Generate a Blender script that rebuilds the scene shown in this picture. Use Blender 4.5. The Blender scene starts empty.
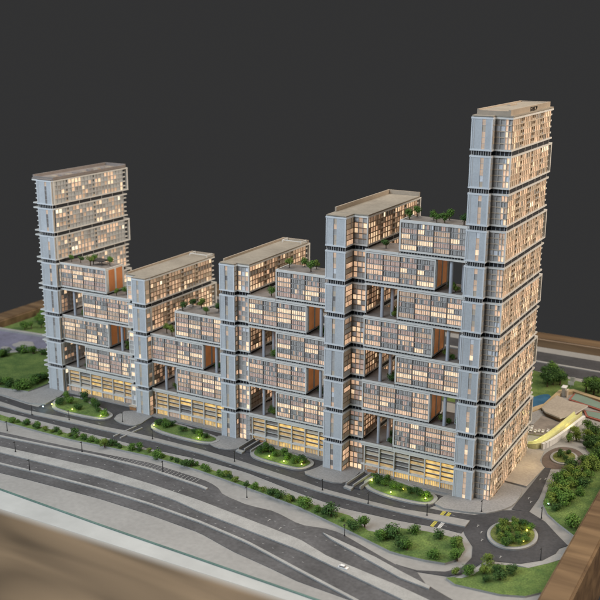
import bpy, bmesh, math, random
from mathutils import Vector, Matrix

# ------------------------------------------------------------------ scene, camera, light
# One unit of the layout is one stacked section of the model (10 cm); S turns it into metres.
S = 0.1
scene = bpy.context.scene
col = scene.collection
rnd = random.Random(7)

cam_d = bpy.data.cameras.new('camera')
cam = bpy.data.objects.new('camera', cam_d)
col.objects.link(cam)
scene.camera = cam
cam_d.sensor_width = 36.0
cam_d.lens = 971.08 / 600 * 36.0
cam_d.clip_start = 0.05
cam_d.clip_end = 200.0
yaw, pitch, roll = 0.5031, 0.2687, 0.0057
fw = Vector((-math.sin(yaw) * math.cos(pitch), math.cos(yaw) * math.cos(pitch), -math.sin(pitch)))
rt = Vector((math.cos(yaw), math.sin(yaw), 0))
up = rt.cross(fw)
r2 = rt * math.cos(roll) + up * math.sin(roll)
u2 = up * math.cos(roll) - rt * math.sin(roll)
m = Matrix((r2, u2, -fw)).transposed().to_4x4()
m.translation = Vector((24.8457, -25.626, 13.0315)) * S
cam.matrix_world = m
cam_d.dof.use_dof = True
cam_d.dof.focus_distance = 2.92
cam_d.dof.aperture_fstop = 4.0

world = bpy.data.worlds.new('World')
scene.world = world
world.use_nodes = True
bg = world.node_tree.nodes['Background']
bg.inputs['Color'].default_value = (0.0325, 0.0325, 0.0330, 1)
bg.inputs['Strength'].default_value = 1.0

def area(name, loc, target, size, power, color):
    d = bpy.data.lights.new(name, 'AREA')
    d.shape = 'RECTANGLE'; d.size = size[0]; d.size_y = size[1]
    d.energy = power; d.color = color
    o = bpy.data.objects.new(name, d); col.objects.link(o)
    o.location = Vector(loc) * S
    o.rotation_euler = (Vector(target) * S - o.location).to_track_quat('-Z', 'Y').to_euler()
    return o
area('hall_light_cool', (-4, -34, 30), (9, 0, 3), (3.4, 2.2), 195, (0.80, 0.90, 1.0))
area('hall_light_warm', (44, 8, 26), (14, 1, 4), (2.4, 2.4), 150, (1.0, 0.84, 0.68))
area('hall_light_top', (8, 6, 42), (8, 2, 0), (3.4, 2.8), 105, (1.0, 0.92, 0.82))

scene.view_settings.view_transform = 'Standard'
scene.view_settings.look = 'None'
scene.view_settings.exposure = 0.0
scene.view_settings.gamma = 1.0
scene.view_settings.use_curve_mapping = False

# ------------------------------------------------------------------ materials
def nt(name):
    mt = bpy.data.materials.new(name); mt.use_nodes = True
    n = mt.node_tree.nodes; l = mt.node_tree.links
    return mt, n, l, n['Principled BSDF']

def surf(name, c, rough=0.6, var=0.12, scale=40.0, c2=None, metal=0.0, bump=0.0, spec=0.4, fine=0.0):
    """painted / cast surface: two noise octaves of tone, wear in the roughness, optional relief"""
    mt, n, l, b = nt(name)
    tc = n.new('ShaderNodeTexCoord')
    nz = n.new('ShaderNodeTexNoise'); nz.inputs['Scale'].default_value = scale; nz.inputs['Detail'].default_value = 6
    nz.inputs['Roughness'].default_value = 0.65
    l.new(tc.outputs['Object'], nz.inputs['Vector'])
    rp = n.new('ShaderNodeValToRGB')
    rp.color_ramp.elements[0].position = 0.3; rp.color_ramp.elements[1].position = 0.7
    lo = c2 if c2 else tuple(x * (1 - var) for x in c)
    hi = c if c2 else tuple(min(1, x * (1 + var)) for x in c)
    rp.color_ramp.elements[0].color = (*lo, 1); rp.color_ramp.elements[1].color = (*hi, 1)
    l.new(nz.outputs['Fac'], rp.inputs['Fac'])
    out = rp.outputs['Color']
    if fine:
        n2 = n.new('ShaderNodeTexNoise'); n2.inputs['Scale'].default_value = scale * 14; n2.inputs['Detail'].default_value = 3
        l.new(tc.outputs['Object'], n2.inputs['Vector'])
        mx = n.new('ShaderNodeMix'); mx.data_type = 'RGBA'; mx.blend_type = 'OVERLAY'
        mx.inputs['Factor'].default_value = fine
        l.new(out, mx.inputs['A']); l.new(n2.outputs['Fac'], mx.inputs['B'])
        out = mx.outputs['Result']
    l.new(out, b.inputs['Base Color'])
    b.inputs['Roughness'].default_value = rough
    b.inputs['Metallic'].default_value = metal
    b.inputs['Specular IOR Level'].default_value = spec
    if bump:
        n3 = n.new('ShaderNodeTexNoise'); n3.inputs['Scale'].default_value = scale * 9; n3.inputs['Detail'].default_value = 4
        l.new(tc.outputs['Object'], n3.inputs['Vector'])
        bp = n.new('ShaderNodeBump'); bp.inputs['Strength'].default_value = bump; bp.inputs['Distance'].default_value = 0.002
        l.new(n3.outputs['Fac'], bp.inputs['Height']); l.new(bp.outputs['Normal'], b.inputs['Normal'])
    return mt

def lit(name, c, e, base=(0.5, 0.42, 0.34), scale=60.0, lo=0.35):
    """lamp-lit window film, lamp lenses and panels with added glow: unevenly bright"""
    mt, n, l, b = nt(name)
    tc = n.new('ShaderNodeTexCoord')
    oi = n.new('ShaderNodeObjectInfo')
    ad = n.new('ShaderNodeVectorMath'); ad.operation = 'ADD'
    l.new(tc.outputs['Object'], ad.inputs[0]); l.new(oi.outputs['Location'], ad.inputs[1])
    nz = n.new('ShaderNodeTexNoise'); nz.inputs['Scale'].default_value = scale; nz.inputs['Detail'].default_value = 3
    l.new(ad.outputs[0], nz.inputs['Vector'])
    mr = n.new('ShaderNodeMapRange')
    mr.inputs['From Min'].default_value = 0.32; mr.inputs['From Max'].default_value = 0.68
    mr.inputs['To Min'].default_value = e * lo; mr.inputs['To Max'].default_value = e
    l.new(nz.outputs['Fac'], mr.inputs['Value'])
    b.inputs['Base Color'].default_value = (*base, 1)
    b.inputs['Roughness'].default_value = 0.25
    b.inputs['Emission Color'].default_value = (*c, 1)
    l.new(mr.outputs['Result'], b.inputs['Emission Strength'])
    return mt

M = {}
M['fin'] = surf('blue_grey_panel', (0.50, 0.528, 0.555), 0.55, 0.11, 14, fine=0.2)
M['fin_edge'] = surf('white_panel_edge', (0.66, 0.69, 0.72), 0.5, 0.05, 20)
M['frame'] = surf('off_white_slab_edge', (0.66, 0.65, 0.62), 0.5, 0.08, 20)
M['mullion'] = surf('grey_mullion', (0.46, 0.45, 0.44), 0.5, 0.10, 50)
M['mull_dark'] = surf('dark_mullion', (0.15, 0.135, 0.125), 0.5, 0.10, 50)
M['beige'] = surf('beige_wall_panel', (0.56, 0.47, 0.37), 0.6, 0.10, 30, fine=0.1)
M['brown_slab'] = surf('brown_floor_edge', (0.27, 0.19, 0.13), 0.6, 0.15, 40)
M['recess'] = surf('dark_recess', (0.035, 0.037, 0.042), 0.6, 0.2, 30)
M['glass'] = surf('blue_grey_glass', (0.43, 0.415, 0.40), 0.2, 0.16, 45, spec=0.6)
M['glass_dk'] = surf('dark_glass', (0.24, 0.22, 0.21), 0.16, 0.25, 45, spec=0.6)
M['glass_pk'] = lit('rosy_dim_film', (1.0, 0.60, 0.44), 0.30, (0.48, 0.38, 0.34))
M['white_pane'] = surf('white_blind', (0.72, 0.74, 0.78), 0.4, 0.06, 40)
M['lit_hi'] = lit('bright_warm_film', (1.0, 0.70, 0.43), 1.05, lo=0.6)
M['lit_mid'] = lit('peach_warm_film', (1.0, 0.60, 0.36), 0.72, lo=0.55)
M['lit_lo'] = lit('dim_warm_film', (1.0, 0.58, 0.34), 0.36)
M['lit_spot'] = lit('lamp_lit_pane', (1.0, 0.86, 0.62), 1.25, lo=0.7)
M['gold'] = lit('golden_lobby_film', (1.0, 0.62, 0.17), 0.95, (0.4, 0.3, 0.16))
M['gold_dim'] = lit('dim_golden_lobby_film', (1.0, 0.62, 0.22), 0.48, (0.3, 0.24, 0.16))
M['cream'] = surf('cream_grey_wall', (0.50, 0.515, 0.515), 0.6, 0.10, 30, fine=0.1)
M['terra'] = lit('glow_terracotta_panel', (1.0, 0.36, 0.11), 0.16, (0.46, 0.18, 0.07), 25, lo=.5)  # emission added in place of warm lamps lighting the end walls
M['timber'] = surf('orange_timber', (0.36, 0.18, 0.08), 0.6, 0.2, 30, fine=.2)
M['deck'] = surf('terrace_deck', (0.21, 0.185, 0.165), 0.8, 0.25, 30, fine=0.3)
M['roof'] = surf('tan_roof', (0.30, 0.265, 0.215), 0.75, 0.18, 9, fine=0.25)
M['roof_edge'] = surf('tan_parapet', (0.36, 0.30, 0.235), 0.7, 0.12, 14, fine=0.15)
M['roof_pink'] = surf('mauve_roof', (0.235, 0.205, 0.19), 0.75, 0.16, 14, fine=0.2)
M['column'] = surf('grey_column', (0.42, 0.45, 0.50), 0.5, 0.06, 30)
M['asphalt'] = surf('asphalt', (0.052, 0.052, 0.056), 0.75, 0.3, 9, fine=0.45, bump=0.15)
M['asphalt_pale'] = surf('worn_asphalt', (0.082, 0.081, 0.084), 0.75, 0.35, 7, fine=0.45, bump=0.15)
M['brick_road'] = surf('brown_setts', (0.13, 0.10, 0.085), 0.75, 0.3, 30, fine=0.4)
M['lilac_road'] = surf('lilac_asphalt', (0.16, 0.16, 0.22), 0.7, 0.25, 12, fine=0.4)
M['pave'] = surf('pale_paving', (0.272, 0.268, 0.258), 0.7, 0.10, 5, fine=0.18, bump=0.06)
M['plaza'] = surf('grey_plaza_paving', (0.27, 0.265, 0.26), 0.7, 0.12, 12, fine=0.35, bump=0.1)
M['plaza_warm'] = surf('sand_plaza_paving', (0.36, 0.32, 0.27), 0.7, 0.12, 10, fine=0.3, bump=0.1)
M['kerb'] = surf('kerb_grey', (0.31, 0.31, 0.30), 0.7, 0.12, 20, fine=0.25)
M['mark'] = surf('white_marking', (0.62, 0.62, 0.60), 0.7, 0.2, 60)
M['mark_y'] = surf('yellow_marking', (0.55, 0.50, 0.10), 0.7, 0.2, 60)
M['grass'] = surf('flock_grass', (0.145, 0.205, 0.052), 0.95, 0.0, 16, c2=(0.042, 0.092, 0.021), fine=0.9, bump=0.8)
M['grass_dry'] = surf('dry_flock_grass', (0.20, 0.20, 0.06), 0.95, 0.0, 13, c2=(0.085, 0.13, 0.03), fine=0.75, bump=0.8)
M['water'] = surf('blue_water', (0.045, 0.13, 0.23), 0.12, 0.25, 18, spec=0.6)
M['black'] = surf('black_metal', (0.03, 0.03, 0.032), 0.45, 0.2, 40)
M['steel'] = surf('pale_steel', (0.55, 0.57, 0.58), 0.4, 0.1, 40, metal=0.3)
M['white'] = surf('white_plastic', (0.72, 0.72, 0.71), 0.45, 0.06, 40)
M['sand'] = surf('sand_path', (0.42, 0.32, 0.19), 0.8, 0.15, 20, fine=0.3)
M['court'] = surf('green_court', (0.17, 0.24, 0.20), 0.75, 0.1, 20)
M['court_red'] = surf('red_court_border', (0.30, 0.10, 0.075), 0.75, 0.12, 20)
M['lime'] = lit('lime_glow_ramp', (0.80, 0.80, 0.24), 0.16, (0.60, 0.59, 0.30), 25)
M['lime_wall'] = surf('lime_painted_wall', (0.52, 0.51, 0.26), 0.6, 0.2, 20, fine=.3)
M['lampg'] = lit('lime_lamp', (0.92, 0.98, 0.16), 4.0, lo=0.8)
M['lampy'] = lit('amber_lamp', (1.0, 0.78, 0.15), 5.0, lo=0.8)
M['lampb'] = lit('cool_lamp', (0.6, 0.9, 1.0), 4.0, lo=0.8)
M['green_glass'] = surf('green_glass_edge', (0.10, 0.17, 0.15), 0.2, 0.2, 10, spec=0.6)
M['rim'] = surf('pale_rim', (0.40, 0.41, 0.40), 0.5, 0.14, 5)
M['bark'] = surf('bark', (0.09, 0.06, 0.04), 0.9, 0.3, 80)

def leafmat(name, c, c2):
    mt, n, l, b = nt(name)
    gm = n.new('ShaderNodeNewGeometry'); oi = n.new('ShaderNodeObjectInfo')
    ad = n.new('ShaderNodeMath'); ad.operation = 'MULTIPLY_ADD'
    ad.inputs[1].default_value = 0.7
    l.new(gm.outputs['Random Per Island'], ad.inputs[0])
    ml = n.new('ShaderNodeMath'); ml.operation = 'MULTIPLY'; ml.inputs[1].default_value = 0.3
    l.new(oi.outputs['Random'], ml.inputs[0]); l.new(ml.outputs[0], ad.inputs[2])
    rp = n.new('ShaderNodeValToRGB')
    rp.color_ramp.elements[0].color = (*c2, 1); rp.color_ramp.elements[1].color = (*c, 1)
    l.new(ad.outputs[0], rp.inputs['Fac']); l.new(rp.outputs['Color'], b.inputs['Base Color'])
    b.inputs['Roughness'].default_value = 0.8; b.inputs['Specular IOR Level'].default_value = 0.2
    return mt
M['leaf_dark'] = leafmat('dark_leaves', (0.075, 0.145, 0.035), (0.022, 0.06, 0.018))
M['leaf_mid'] = leafmat('green_leaves', (0.14, 0.25, 0.045), (0.045, 0.11, 0.022))
M['leaf_yellow'] = leafmat('olive_leaves', (0.20, 0.27, 0.05), (0.075, 0.125, 0.024))

def woodmat():
    mt, n, l, b = nt('brown_wood')
    tc = n.new('ShaderNodeTexCoord')
    mp = n.new('ShaderNodeMapping'); mp.inputs['Scale'].default_value = (0.8, 7.0, 7.0)
    l.new(tc.outputs['Object'], mp.inputs['Vector'])
    nz = n.new('ShaderNodeTexNoise'); nz.inputs['Scale'].default_value = 3.0; nz.inputs['Detail'].default_value = 8
    nz.inputs['Distortion'].default_value = 0.6
    l.new(mp.outputs[0], nz.inputs['Vector'])
    rp = n.new('ShaderNodeValToRGB')
    rp.color_ramp.elements[0].position = 0.28; rp.color_ramp.elements[1].position = 0.72
    rp.color_ramp.elements[0].color = (0.075, 0.046, 0.026, 1); rp.color_ramp.elements[1].color = (0.235, 0.155, 0.085, 1)
    l.new(nz.outputs['Fac'], rp.inputs['Fac']); l.new(rp.outputs['Color'], b.inputs['Base Color'])
    b.inputs['Roughness'].default_value = 0.38
    return mt
M['wood'] = woodmat()
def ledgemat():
    mt, n, l, b = nt('pale_fade_brown_wood')
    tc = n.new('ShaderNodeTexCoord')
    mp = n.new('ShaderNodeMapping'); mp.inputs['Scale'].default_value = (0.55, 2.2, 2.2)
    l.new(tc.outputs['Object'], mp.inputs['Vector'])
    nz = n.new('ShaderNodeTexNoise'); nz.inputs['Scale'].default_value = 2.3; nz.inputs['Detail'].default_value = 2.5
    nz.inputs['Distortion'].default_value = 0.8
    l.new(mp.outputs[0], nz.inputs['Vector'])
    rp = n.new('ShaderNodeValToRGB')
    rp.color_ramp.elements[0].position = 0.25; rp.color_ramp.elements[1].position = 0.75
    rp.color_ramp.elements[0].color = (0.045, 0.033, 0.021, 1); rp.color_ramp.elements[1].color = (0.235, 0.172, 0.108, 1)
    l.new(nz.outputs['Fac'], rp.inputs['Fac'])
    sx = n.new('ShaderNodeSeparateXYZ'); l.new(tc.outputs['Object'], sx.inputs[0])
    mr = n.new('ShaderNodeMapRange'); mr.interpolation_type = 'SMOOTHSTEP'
    mr.inputs['From Min'].default_value = -1.125; mr.inputs['From Max'].default_value = -1.078  # blur of the pale border painted into the wood colour along the inner edge
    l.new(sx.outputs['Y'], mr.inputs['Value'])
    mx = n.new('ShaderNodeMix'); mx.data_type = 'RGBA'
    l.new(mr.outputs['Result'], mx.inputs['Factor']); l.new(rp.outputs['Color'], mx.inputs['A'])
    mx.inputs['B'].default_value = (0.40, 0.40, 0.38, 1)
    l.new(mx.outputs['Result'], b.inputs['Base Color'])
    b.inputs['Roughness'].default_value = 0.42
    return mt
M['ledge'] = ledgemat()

# ------------------------------------------------------------------ mesh helpers
class MB:
    """collects boxes, prisms and tubes (layout units) and links them as one mesh object"""
    def __init__(s):
        s.v = []; s.f = []; s.mi = []; s.mats = []
    def mat(s, k):
        if k not in s.mats: s.mats.append(k)
        return s.mats.index(k)
    def face(s, pts, k):
        i = len(s.v); s.v += [tuple(p) for p in pts]
        s.f.append(tuple(range(i, i + len(pts)))); s.mi.append(s.mat(k))
    def box(s, x0, x1, y0, y1, z0, z1, k):
        i = len(s.v); m_ = s.mat(k)
        s.v += [(x0, y0, z0), (x1, y0, z0), (x1, y1, z0), (x0, y1, z0), (x0, y0, z1), (x1, y0, z1), (x1, y1, z1), (x0, y1, z1)]
        for q in ((0, 3, 2, 1), (4, 5, 6, 7), (0, 1, 5, 4), (1, 2, 6, 5), (2, 3, 7, 6), (3, 0, 4, 7)):
            s.f.append(tuple(i + j for j in q)); s.mi.append(m_)
    def obox(s, o, u, n, a0, a1, d0, d1, z0, z1, k):
        """box on a wall: a along the wall direction u, d along its outward normal n"""
        xs = [o[0] + u[0] * a + n[0] * d for a in (a0, a1) for d in (d0, d1)]
        ys = [o[1] + u[1] * a + n[1] * d for a in (a0, a1) for d in (d0, d1)]
        s.box(min(xs), max(xs), min(ys), max(ys), z0, z1, k)
    def prism(s, pts, z0, z1, k, side=None):
        a = sum(pts[i - 1][0] * pts[i][1] - pts[i][0] * pts[i - 1][1] for i in range(len(pts)))
        if a < 0: pts = pts[::-1]
        i = len(s.v); n = len(pts)
        s.v += [(x, y, z0) for x, y in pts] + [(x, y, z1) for x, y in pts]
        s.f.append(tuple(range(i + n, i + 2 * n))); s.mi.append(s.mat(k))
        ms = s.mat(side or k)
        for j in range(n):
            q = (j + 1) % n
            s.f.append((i + j, i + q, i + n + q, i + n + j)); s.mi.append(ms)
    def tube(s, p0, p1, r0, r1, k, n=10, cap=True):
        p0 = Vector(p0); p1 = Vector(p1); d = (p1 - p0).normalized()
        a = d.orthogonal().normalized(); b = d.cross(a)
        i = len(s.v); m_ = s.mat(k)
        for p, r in ((p0, r0), (p1, r1)):
            for j in range(n):
                t = 2 * math.pi * j / n
                s.v.append(tuple(p + (a * math.cos(t) + b * math.sin(t)) * r))
        for j in range(n):
            q = (j + 1) % n
            s.f.append((i + j, i + q, i + n + q, i + n + j)); s.mi.append(m_)
        if cap:
            s.f.append(tuple(i + n + j for j in range(n))); s.mi.append(m_)
    def mesh(s, name, org=(0, 0, 0)):
        me = bpy.data.meshes.new(name)
        me.from_pydata([((x - org[0]) * S, (y - org[1]) * S, (z - org[2]) * S) for x, y, z in s.v], [], s.f)
        for k in s.mats: me.materials.append(M[k])
        me.polygons.foreach_set('material_index', s.mi)
        me.update()
        return me
    def build(s, name, parent=None, org=(0, 0, 0), kind=None):
        return link(name, s.mesh(name, org), parent, kind=kind)

def link(name, me, parent=None, loc=None, kind=None):
    o = bpy.data.objects.new(name, me); col.objects.link(o)
    if parent: o.parent = parent
    if loc: o.location = Vector(loc) * S
    if kind: o['kind'] = kind
    return o

def tag(o, label, cat, group=None):
    o['label'] = label; o['category'] = cat
    if group: o['group'] = group
    return o

def thing(name, loc, label, cat, group=None):
    o = bpy.data.objects.new(name, None); col.objects.link(o)
    o.empty_display_size = 0.02
    o.location = Vector(loc) * S
    return tag(o, label, cat, group)

def structure(name, mb):
    return mb.build(name, kind='structure')

# ------------------------------------------------------------------ ground layout (traced on the ground plane, layout units)
LINES = {
    'U_t': [(-1.13, -1.43), (0.44, -1.6), (1.45, -1.57), (2.44, -1.55), (3.67, -1.49), (4.84, -1.43), (6.16, -1.37), (7.79, -1.39), (8.8, -1.43), (9.87, -1.46), (10.65, -1.61), (11.71, -1.7), (13.24, -1.81), (13.9, -1.82), (15.13, -1.92), (15.88, -1.88), (16.33, -1.87), (17.42, -1.59)],
    'U_b': [(-0.63, -1.92), (0.75, -2.08), (2.75, -1.9), (4.01, -1.9), (5.01, -1.8), (6.26, -1.79), (8.08, -1.81), (9.54, -1.9), (11.99, -2.2), (12.84, -2.34), (14.29, -2.38), (15.32, -2.37), (16.5, -2.16), (17.23, -2.08)],
    'M_b': [(-0.32, -2.22), (0.95, -2.29), (3.0, -2.17), (4.21, -2.13), (6.44, -2.02), (8.26, -2.07), (12.15, -2.49), (12.96, -2.57), (15.42, -2.59), (17.28, -2.46)],
    'Lo_b': [(-0.02, -2.52), (0.99, -2.49), (3.29, -2.51), (4.52, -2.5), (6.8, -2.5), (8.47, -2.38), (10.26, -2.45), (12.36, -2.88), (13.83, -3.08), (15.58, -2.97), (16.69, -2.79), (17.21, -2.81)],
    'G_t': [(0.33, -2.86), (2.01, -3.01), (3.7, -2.96), (4.87, -2.91), (6.78, -2.73), (7.63, -2.73), (8.79, -2.83), (10.83, -3.18), (11.58, -3.19), (12.62, -3.34), (13.08, -3.41), (14.28, -3.47), (15.08, -3.99), (15.46, -3.93), (15.48, -3.22), (15.62, -3.07)],
    'G_b': [(0.71, -3.24), (2.28, -3.28), (3.98, -3.28), (5.09, -3.17), (7.01, -3.04), (8.99, -3.13), (10.97, -3.41), (12.83, -3.72), (14.67, -4.25), (16.03, -4.68), (16.33, -4.72)],
    'P_b': [(1.38, -3.9), (3.47, -3.75), (5.43, -3.58), (7.26, -3.37), (9.27, -3.53), (9.66, -3.58), (10.07, -3.76), (10.45, -4.07), (11.38, -4.26), (12.29, -4.21), (13.28, -4.53), (14.02, -4.37), (14.43, -4.38), (15.98, -5.0), (16.53, -5.19), (16.99, -5.2), (17.68, -5.03), (18.25, -4.43)],
    'C1': [(1.69, -4.2), (5.63, -3.82), (7.57, -3.77), (9.57, -3.97), (9.87, -4.03)],
    'M2_t': [(2.32, -4.82), (3.33, -4.74), (6.23, -4.53), (8.2, -4.6), (10.12, -4.76), (11.85, -5.01), (13.7, -5.29), (14.74, -5.7), (16.91, -6.08), (17.78, -6.29)],
    'M2_b': [(2.66, -5.16), (4.7, -5.07), (6.62, -4.99), (8.52, -5.01), (9.47, -5.09), (10.5, -5.31), (13.96, -5.78), (17.12, -6.56)],
    'M3': [(3.27, -5.76), (5.22, -5.64), (7.12, -5.58), (8.98, -5.62), (10.82, -5.79), (12.52, -6.08), (14.43, -6.63), (15.74, -6.99)],
    'RC_b': [(3.72, -6.2), (4.68, -6.13), (7.5, -6.03), (9.35, -6.09), (11.14, -6.25), (12.45, -6.63), (13.59, -6.83), (14.62, -6.96)],
    'oval_green': [(15.78, -3.43), (16.43, -3.25), (16.99, -3.21), (17.46, -3.21), (17.71, -3.66), (17.71, -4.19), (17.49, -4.54), (16.99, -4.64), (16.32, -4.69)],
    'oval_out': [(15.62, -3.07), (16.72, -2.74), (17.41, -2.82), (17.8, -3.32), (17.97, -3.87), (17.91, -4.46), (17.62, -4.87), (16.97, -5.16), (16.49, -5.1)],
    'isl_AB': [(1.38, -1.4), (0.95, -0.5), (1.65, -0.22), (2.5, -0.54), (3.37, -0.81), (3.79, -0.99), (3.76, -1.38), (3.0, -1.5), (2.11, -1.53)],
    'isl_BC': [(5.61, -1.09), (5.49, -0.65), (6.13, -0.49), (7.22, -0.67), (8.02, -0.79), (8.21, -0.96), (8.06, -1.32), (7.17, -1.36), (6.11, -1.3)],
    'isl_CD': [(9.74, -1.36), (9.61, -0.72), (10.05, -0.56), (11.0, -0.73), (11.59, -0.82), (11.78, -1.05), (11.63, -1.55), (10.91, -1.54), (10.24, -1.51)],
    'isl_DE': [(13.84, -1.55), (13.73, -0.96), (14.14, -0.76), (15.03, -0.95), (15.72, -1.08), (15.99, -1.29), (15.93, -1.75), (15.26, -1.85), (14.45, -1.8)],
    'pond': [(16.06, 7.81), (16.31, 8.51), (16.62, 8.77), (16.84, 8.11), (16.72, 7.58), (16.35, 6.81)],
    'hbush': [(1.28, -3.15), (1.76, -2.98), (2.27, -2.99), (3.13, -3.0), (3.88, -2.95), (4.28, -3.01), (4.72, -3.04), (5.3, -3.17), (5.47, -2.98), (6.23, -2.91), (6.38, -2.74), (7.3, -3.0), (8.38, -3.06), (8.61, -3.01), (9.24, -3.06), (9.97, -3.05), (10.36, -3.22), (11.12, -3.32), (11.73, -3.42), (12.03, -3.47), (12.35, -3.57), (12.97, -3.63), (13.84, -3.75), (14.74, -4.09), (14.9, -3.8), (15.6, -4.22), (15.88, -4.0), (16.18, -4.37)],
    'obush': [(16.19, -3.51), (16.94, -3.46), (16.4, -4.42), (17.16, -4.45), (17.39, -3.68), (17.49, -3.57), (17.71, -4.25)],
}

XL, XR, YF, YB = -7.35, 20.1, -7.5, 14.35     # the model board

def interp(line, x):
    if x <= line[0][0]: return line[0][1]
    for (x0, y0), (x1, y1) in zip(line, line[1:]):
        if x <= x1:
            return y0 + (y1 - y0) * (x - x0) / max(1e-6, x1 - x0)
    (x0, y0), (x1, y1) = line[-3], line[-1]
    return y1 + (y1 - y0) / (x1 - x0) * (x - x1)
def mono(line):
    out = [line[0]]
    for p in line[1:]:
        if p[0] > out[-1][0] + 0.01: out.append(p)
    return out
def strip(top, bot, x0, x1, step=0.3):
    n = max(2, int((x1 - x0) / step))
    xs = [x0 + (x1 - x0) * i / n for i in range(n + 1)]
    t = mono(top); b = mono(bot)
    return [(x, interp(b, x)) for x in xs] + [(x, interp(t, x)) for x in reversed(xs)]
def smooth(pts, it=2):
    for _ in range(it):
        q = []
        for i in range(len(pts)):
            a, b = pts[i], pts[(i + 1) % len(pts)]
            q += [(a[0] * .75 + b[0] * .25, a[1] * .75 + b[1] * .25), (a[0] * .25 + b[0] * .75, a[1] * .25 + b[1] * .75)]
        pts = q
    return pts
def ellipse(cx, cy, rx, ry, n=40):
    return [(cx + rx * math.cos(2 * math.pi * i / n), cy + ry * math.sin(2 * math.pi * i / n)) for i in range(n)]
def inset(pts, d):
    a = sum(pts[i - 1][0] * pts[i][1] - pts[i][0] * pts[i - 1][1] for i in range(len(pts)))
    sg = 1 if a > 0 else -1
    out = []
    n = len(pts)
    for i in range(n):
        p0, p1, p2 = Vector(pts[i - 1]), Vector(pts[i]), Vector(pts[(i + 1) % n])
        d1 = (p1 - p0).normalized(); d2 = (p2 - p1).normalized()
        nn = Vector((-(d1.y + d2.y), d1.x + d2.x))
        if nn.length < 1e-6: nn = Vector((-d1.y, d1.x))
        nn.normalize()
        out.append(tuple(p1 + nn * d * sg))
    return out

def sheet(name, pts, z, k, side=None, base=-0.02):
    mb = MB(); mb.prism(pts, base, z, k, side); return structure(name, mb)

# base board and rails -------------------------------------------------
mb = MB(); mb.box(XL, XR, YF - 0.0, YB, -0.35, 0.0, 'pave'); structure('ground', mb)
LL = LINES
A1 = 0.012; A2 = 0.024; A3 = 0.05
sheet('service_road', strip(LL['U_t'], LL['U_b'], XL + .02, 17.3), A1, 'asphalt')
sheet('service_road', strip(LL['M_b'], LL['Lo_b'], XL + .02, 17.3), A1, 'asphalt')
# drop off lane between the road and the lobbies
mb = MB()
mb.prism([(0.9, -1.56)] + [(x / 2, interp(mono(LL['U_t']), x / 2) + 0.001) for x in range(2, 33)] + [(16.34, -1.0), (13.2, -0.86), (13.1, -.6), (9.1, -.6), (9.0, -.35), (4.9, -.3), (4.8, -.0), (0.7, -.0)], -0.02, A1 + .004, 'asphalt')
structure('drop_off_lane', mb)
sheet('highway', strip(LL['P_b'], LL['RC_b'][:-1] + [(14.6, -7.05), (20.0, -7.45)], XL + .02, 16.4), A1, 'asphalt_pale')
sheet('highway', [(16.4, -7.2), (16.4, -5.12), (17.0, -5.21), (17.4, -5.62), (18.6, -6.1), (20.0, -6.75), (20.0, -7.45), (17, -7.25)], A1, 'asphalt_pale')
ring = [(17.28, -1.62), (17.81, -1.03), (18.18, -.80), (18.58, -.70), (19.1, -1.04), (19.58, -1.6), (19.98, -2.04), (19.82, -2.3), (19.80, -2.6),
        (19.65, -3.04), (19.14, -3.55), (18.67, -3.71), (18.36, -3.8), (18.24, -4.12), (18.13, -4.61), (17.75, -5.03), (17.0, -5.2), (16.4, -5.14),
        (16.97, -5.14), (17.62, -4.85), (17.91, -4.46), (17.97, -3.87), (17.8, -3.32), (17.41, -2.82), (17.28, -2.6)]
sheet('roundabout_road', ring, A1 + .003, 'asphalt')
sheet('side_road', [(18.08, -.78), (18.16, 2.41), (18.34, 2.45), (18.56, .3), (18.55, -.72)], A1 + .005, 'asphalt')
mini = smooth([(17.86, 3.0), (17.9, 3.7), (18.15, 4.25), (18.6, 4.35), (19.0, 4.0), (19.14, 3.4), (18.95, 2.8), (18.5, 2.45), (18.15, 2.35)], 2)
sheet('turning_circle', mini, A1 + .002, 'brick_road')
mb = MB()
mb.prism(smooth(inset(mini, -0.17), 1), -.02, 0.007, 'kerb'); structure('turning_circle_kerb', mb)
# highway medians and kerb lines
sheet('median', strip(LL['M2_t'] + [(18.6, -6.62), (20.0, -7.2)], LL['M2_b'] + [(18.6, -7.05), (20.0, -7.6)], XL + .03, 19.2), A3, 'kerb')
sheet('median', [(x, y + .045) for x, y in strip(LL['M3'], LL['M3'], XL + .03, 16.3)[:79]] + [(x, y - .045) for x, y in reversed(strip(LL['M3'], LL['M3'], XL + .03, 16.3)[:79])], A3, 'kerb')
c1 = [(XL + .03, -4.35)] + mono(LL['C1'])
mb = MB(); mb.prism([(x, y + .05) for x, y in c1] + [(x, y - .05) for x, y in reversed(c1)], -.02, A3, 'kerb'); structure('kerb_line', mb)
sheet('median', [(14.05, -4.66), (15.84, -5.13), (16.66, -5.43), (17.55, -5.72), (17.57, -5.83), (16.77, -5.72), (15.77, -5.36), (14.4, -4.86)], A3, 'kerb')
sheet('median', strip(LL['U_b'], LL['M_b'], XL + .03, 17.28), A3, 'pave', 'kerb')
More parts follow.
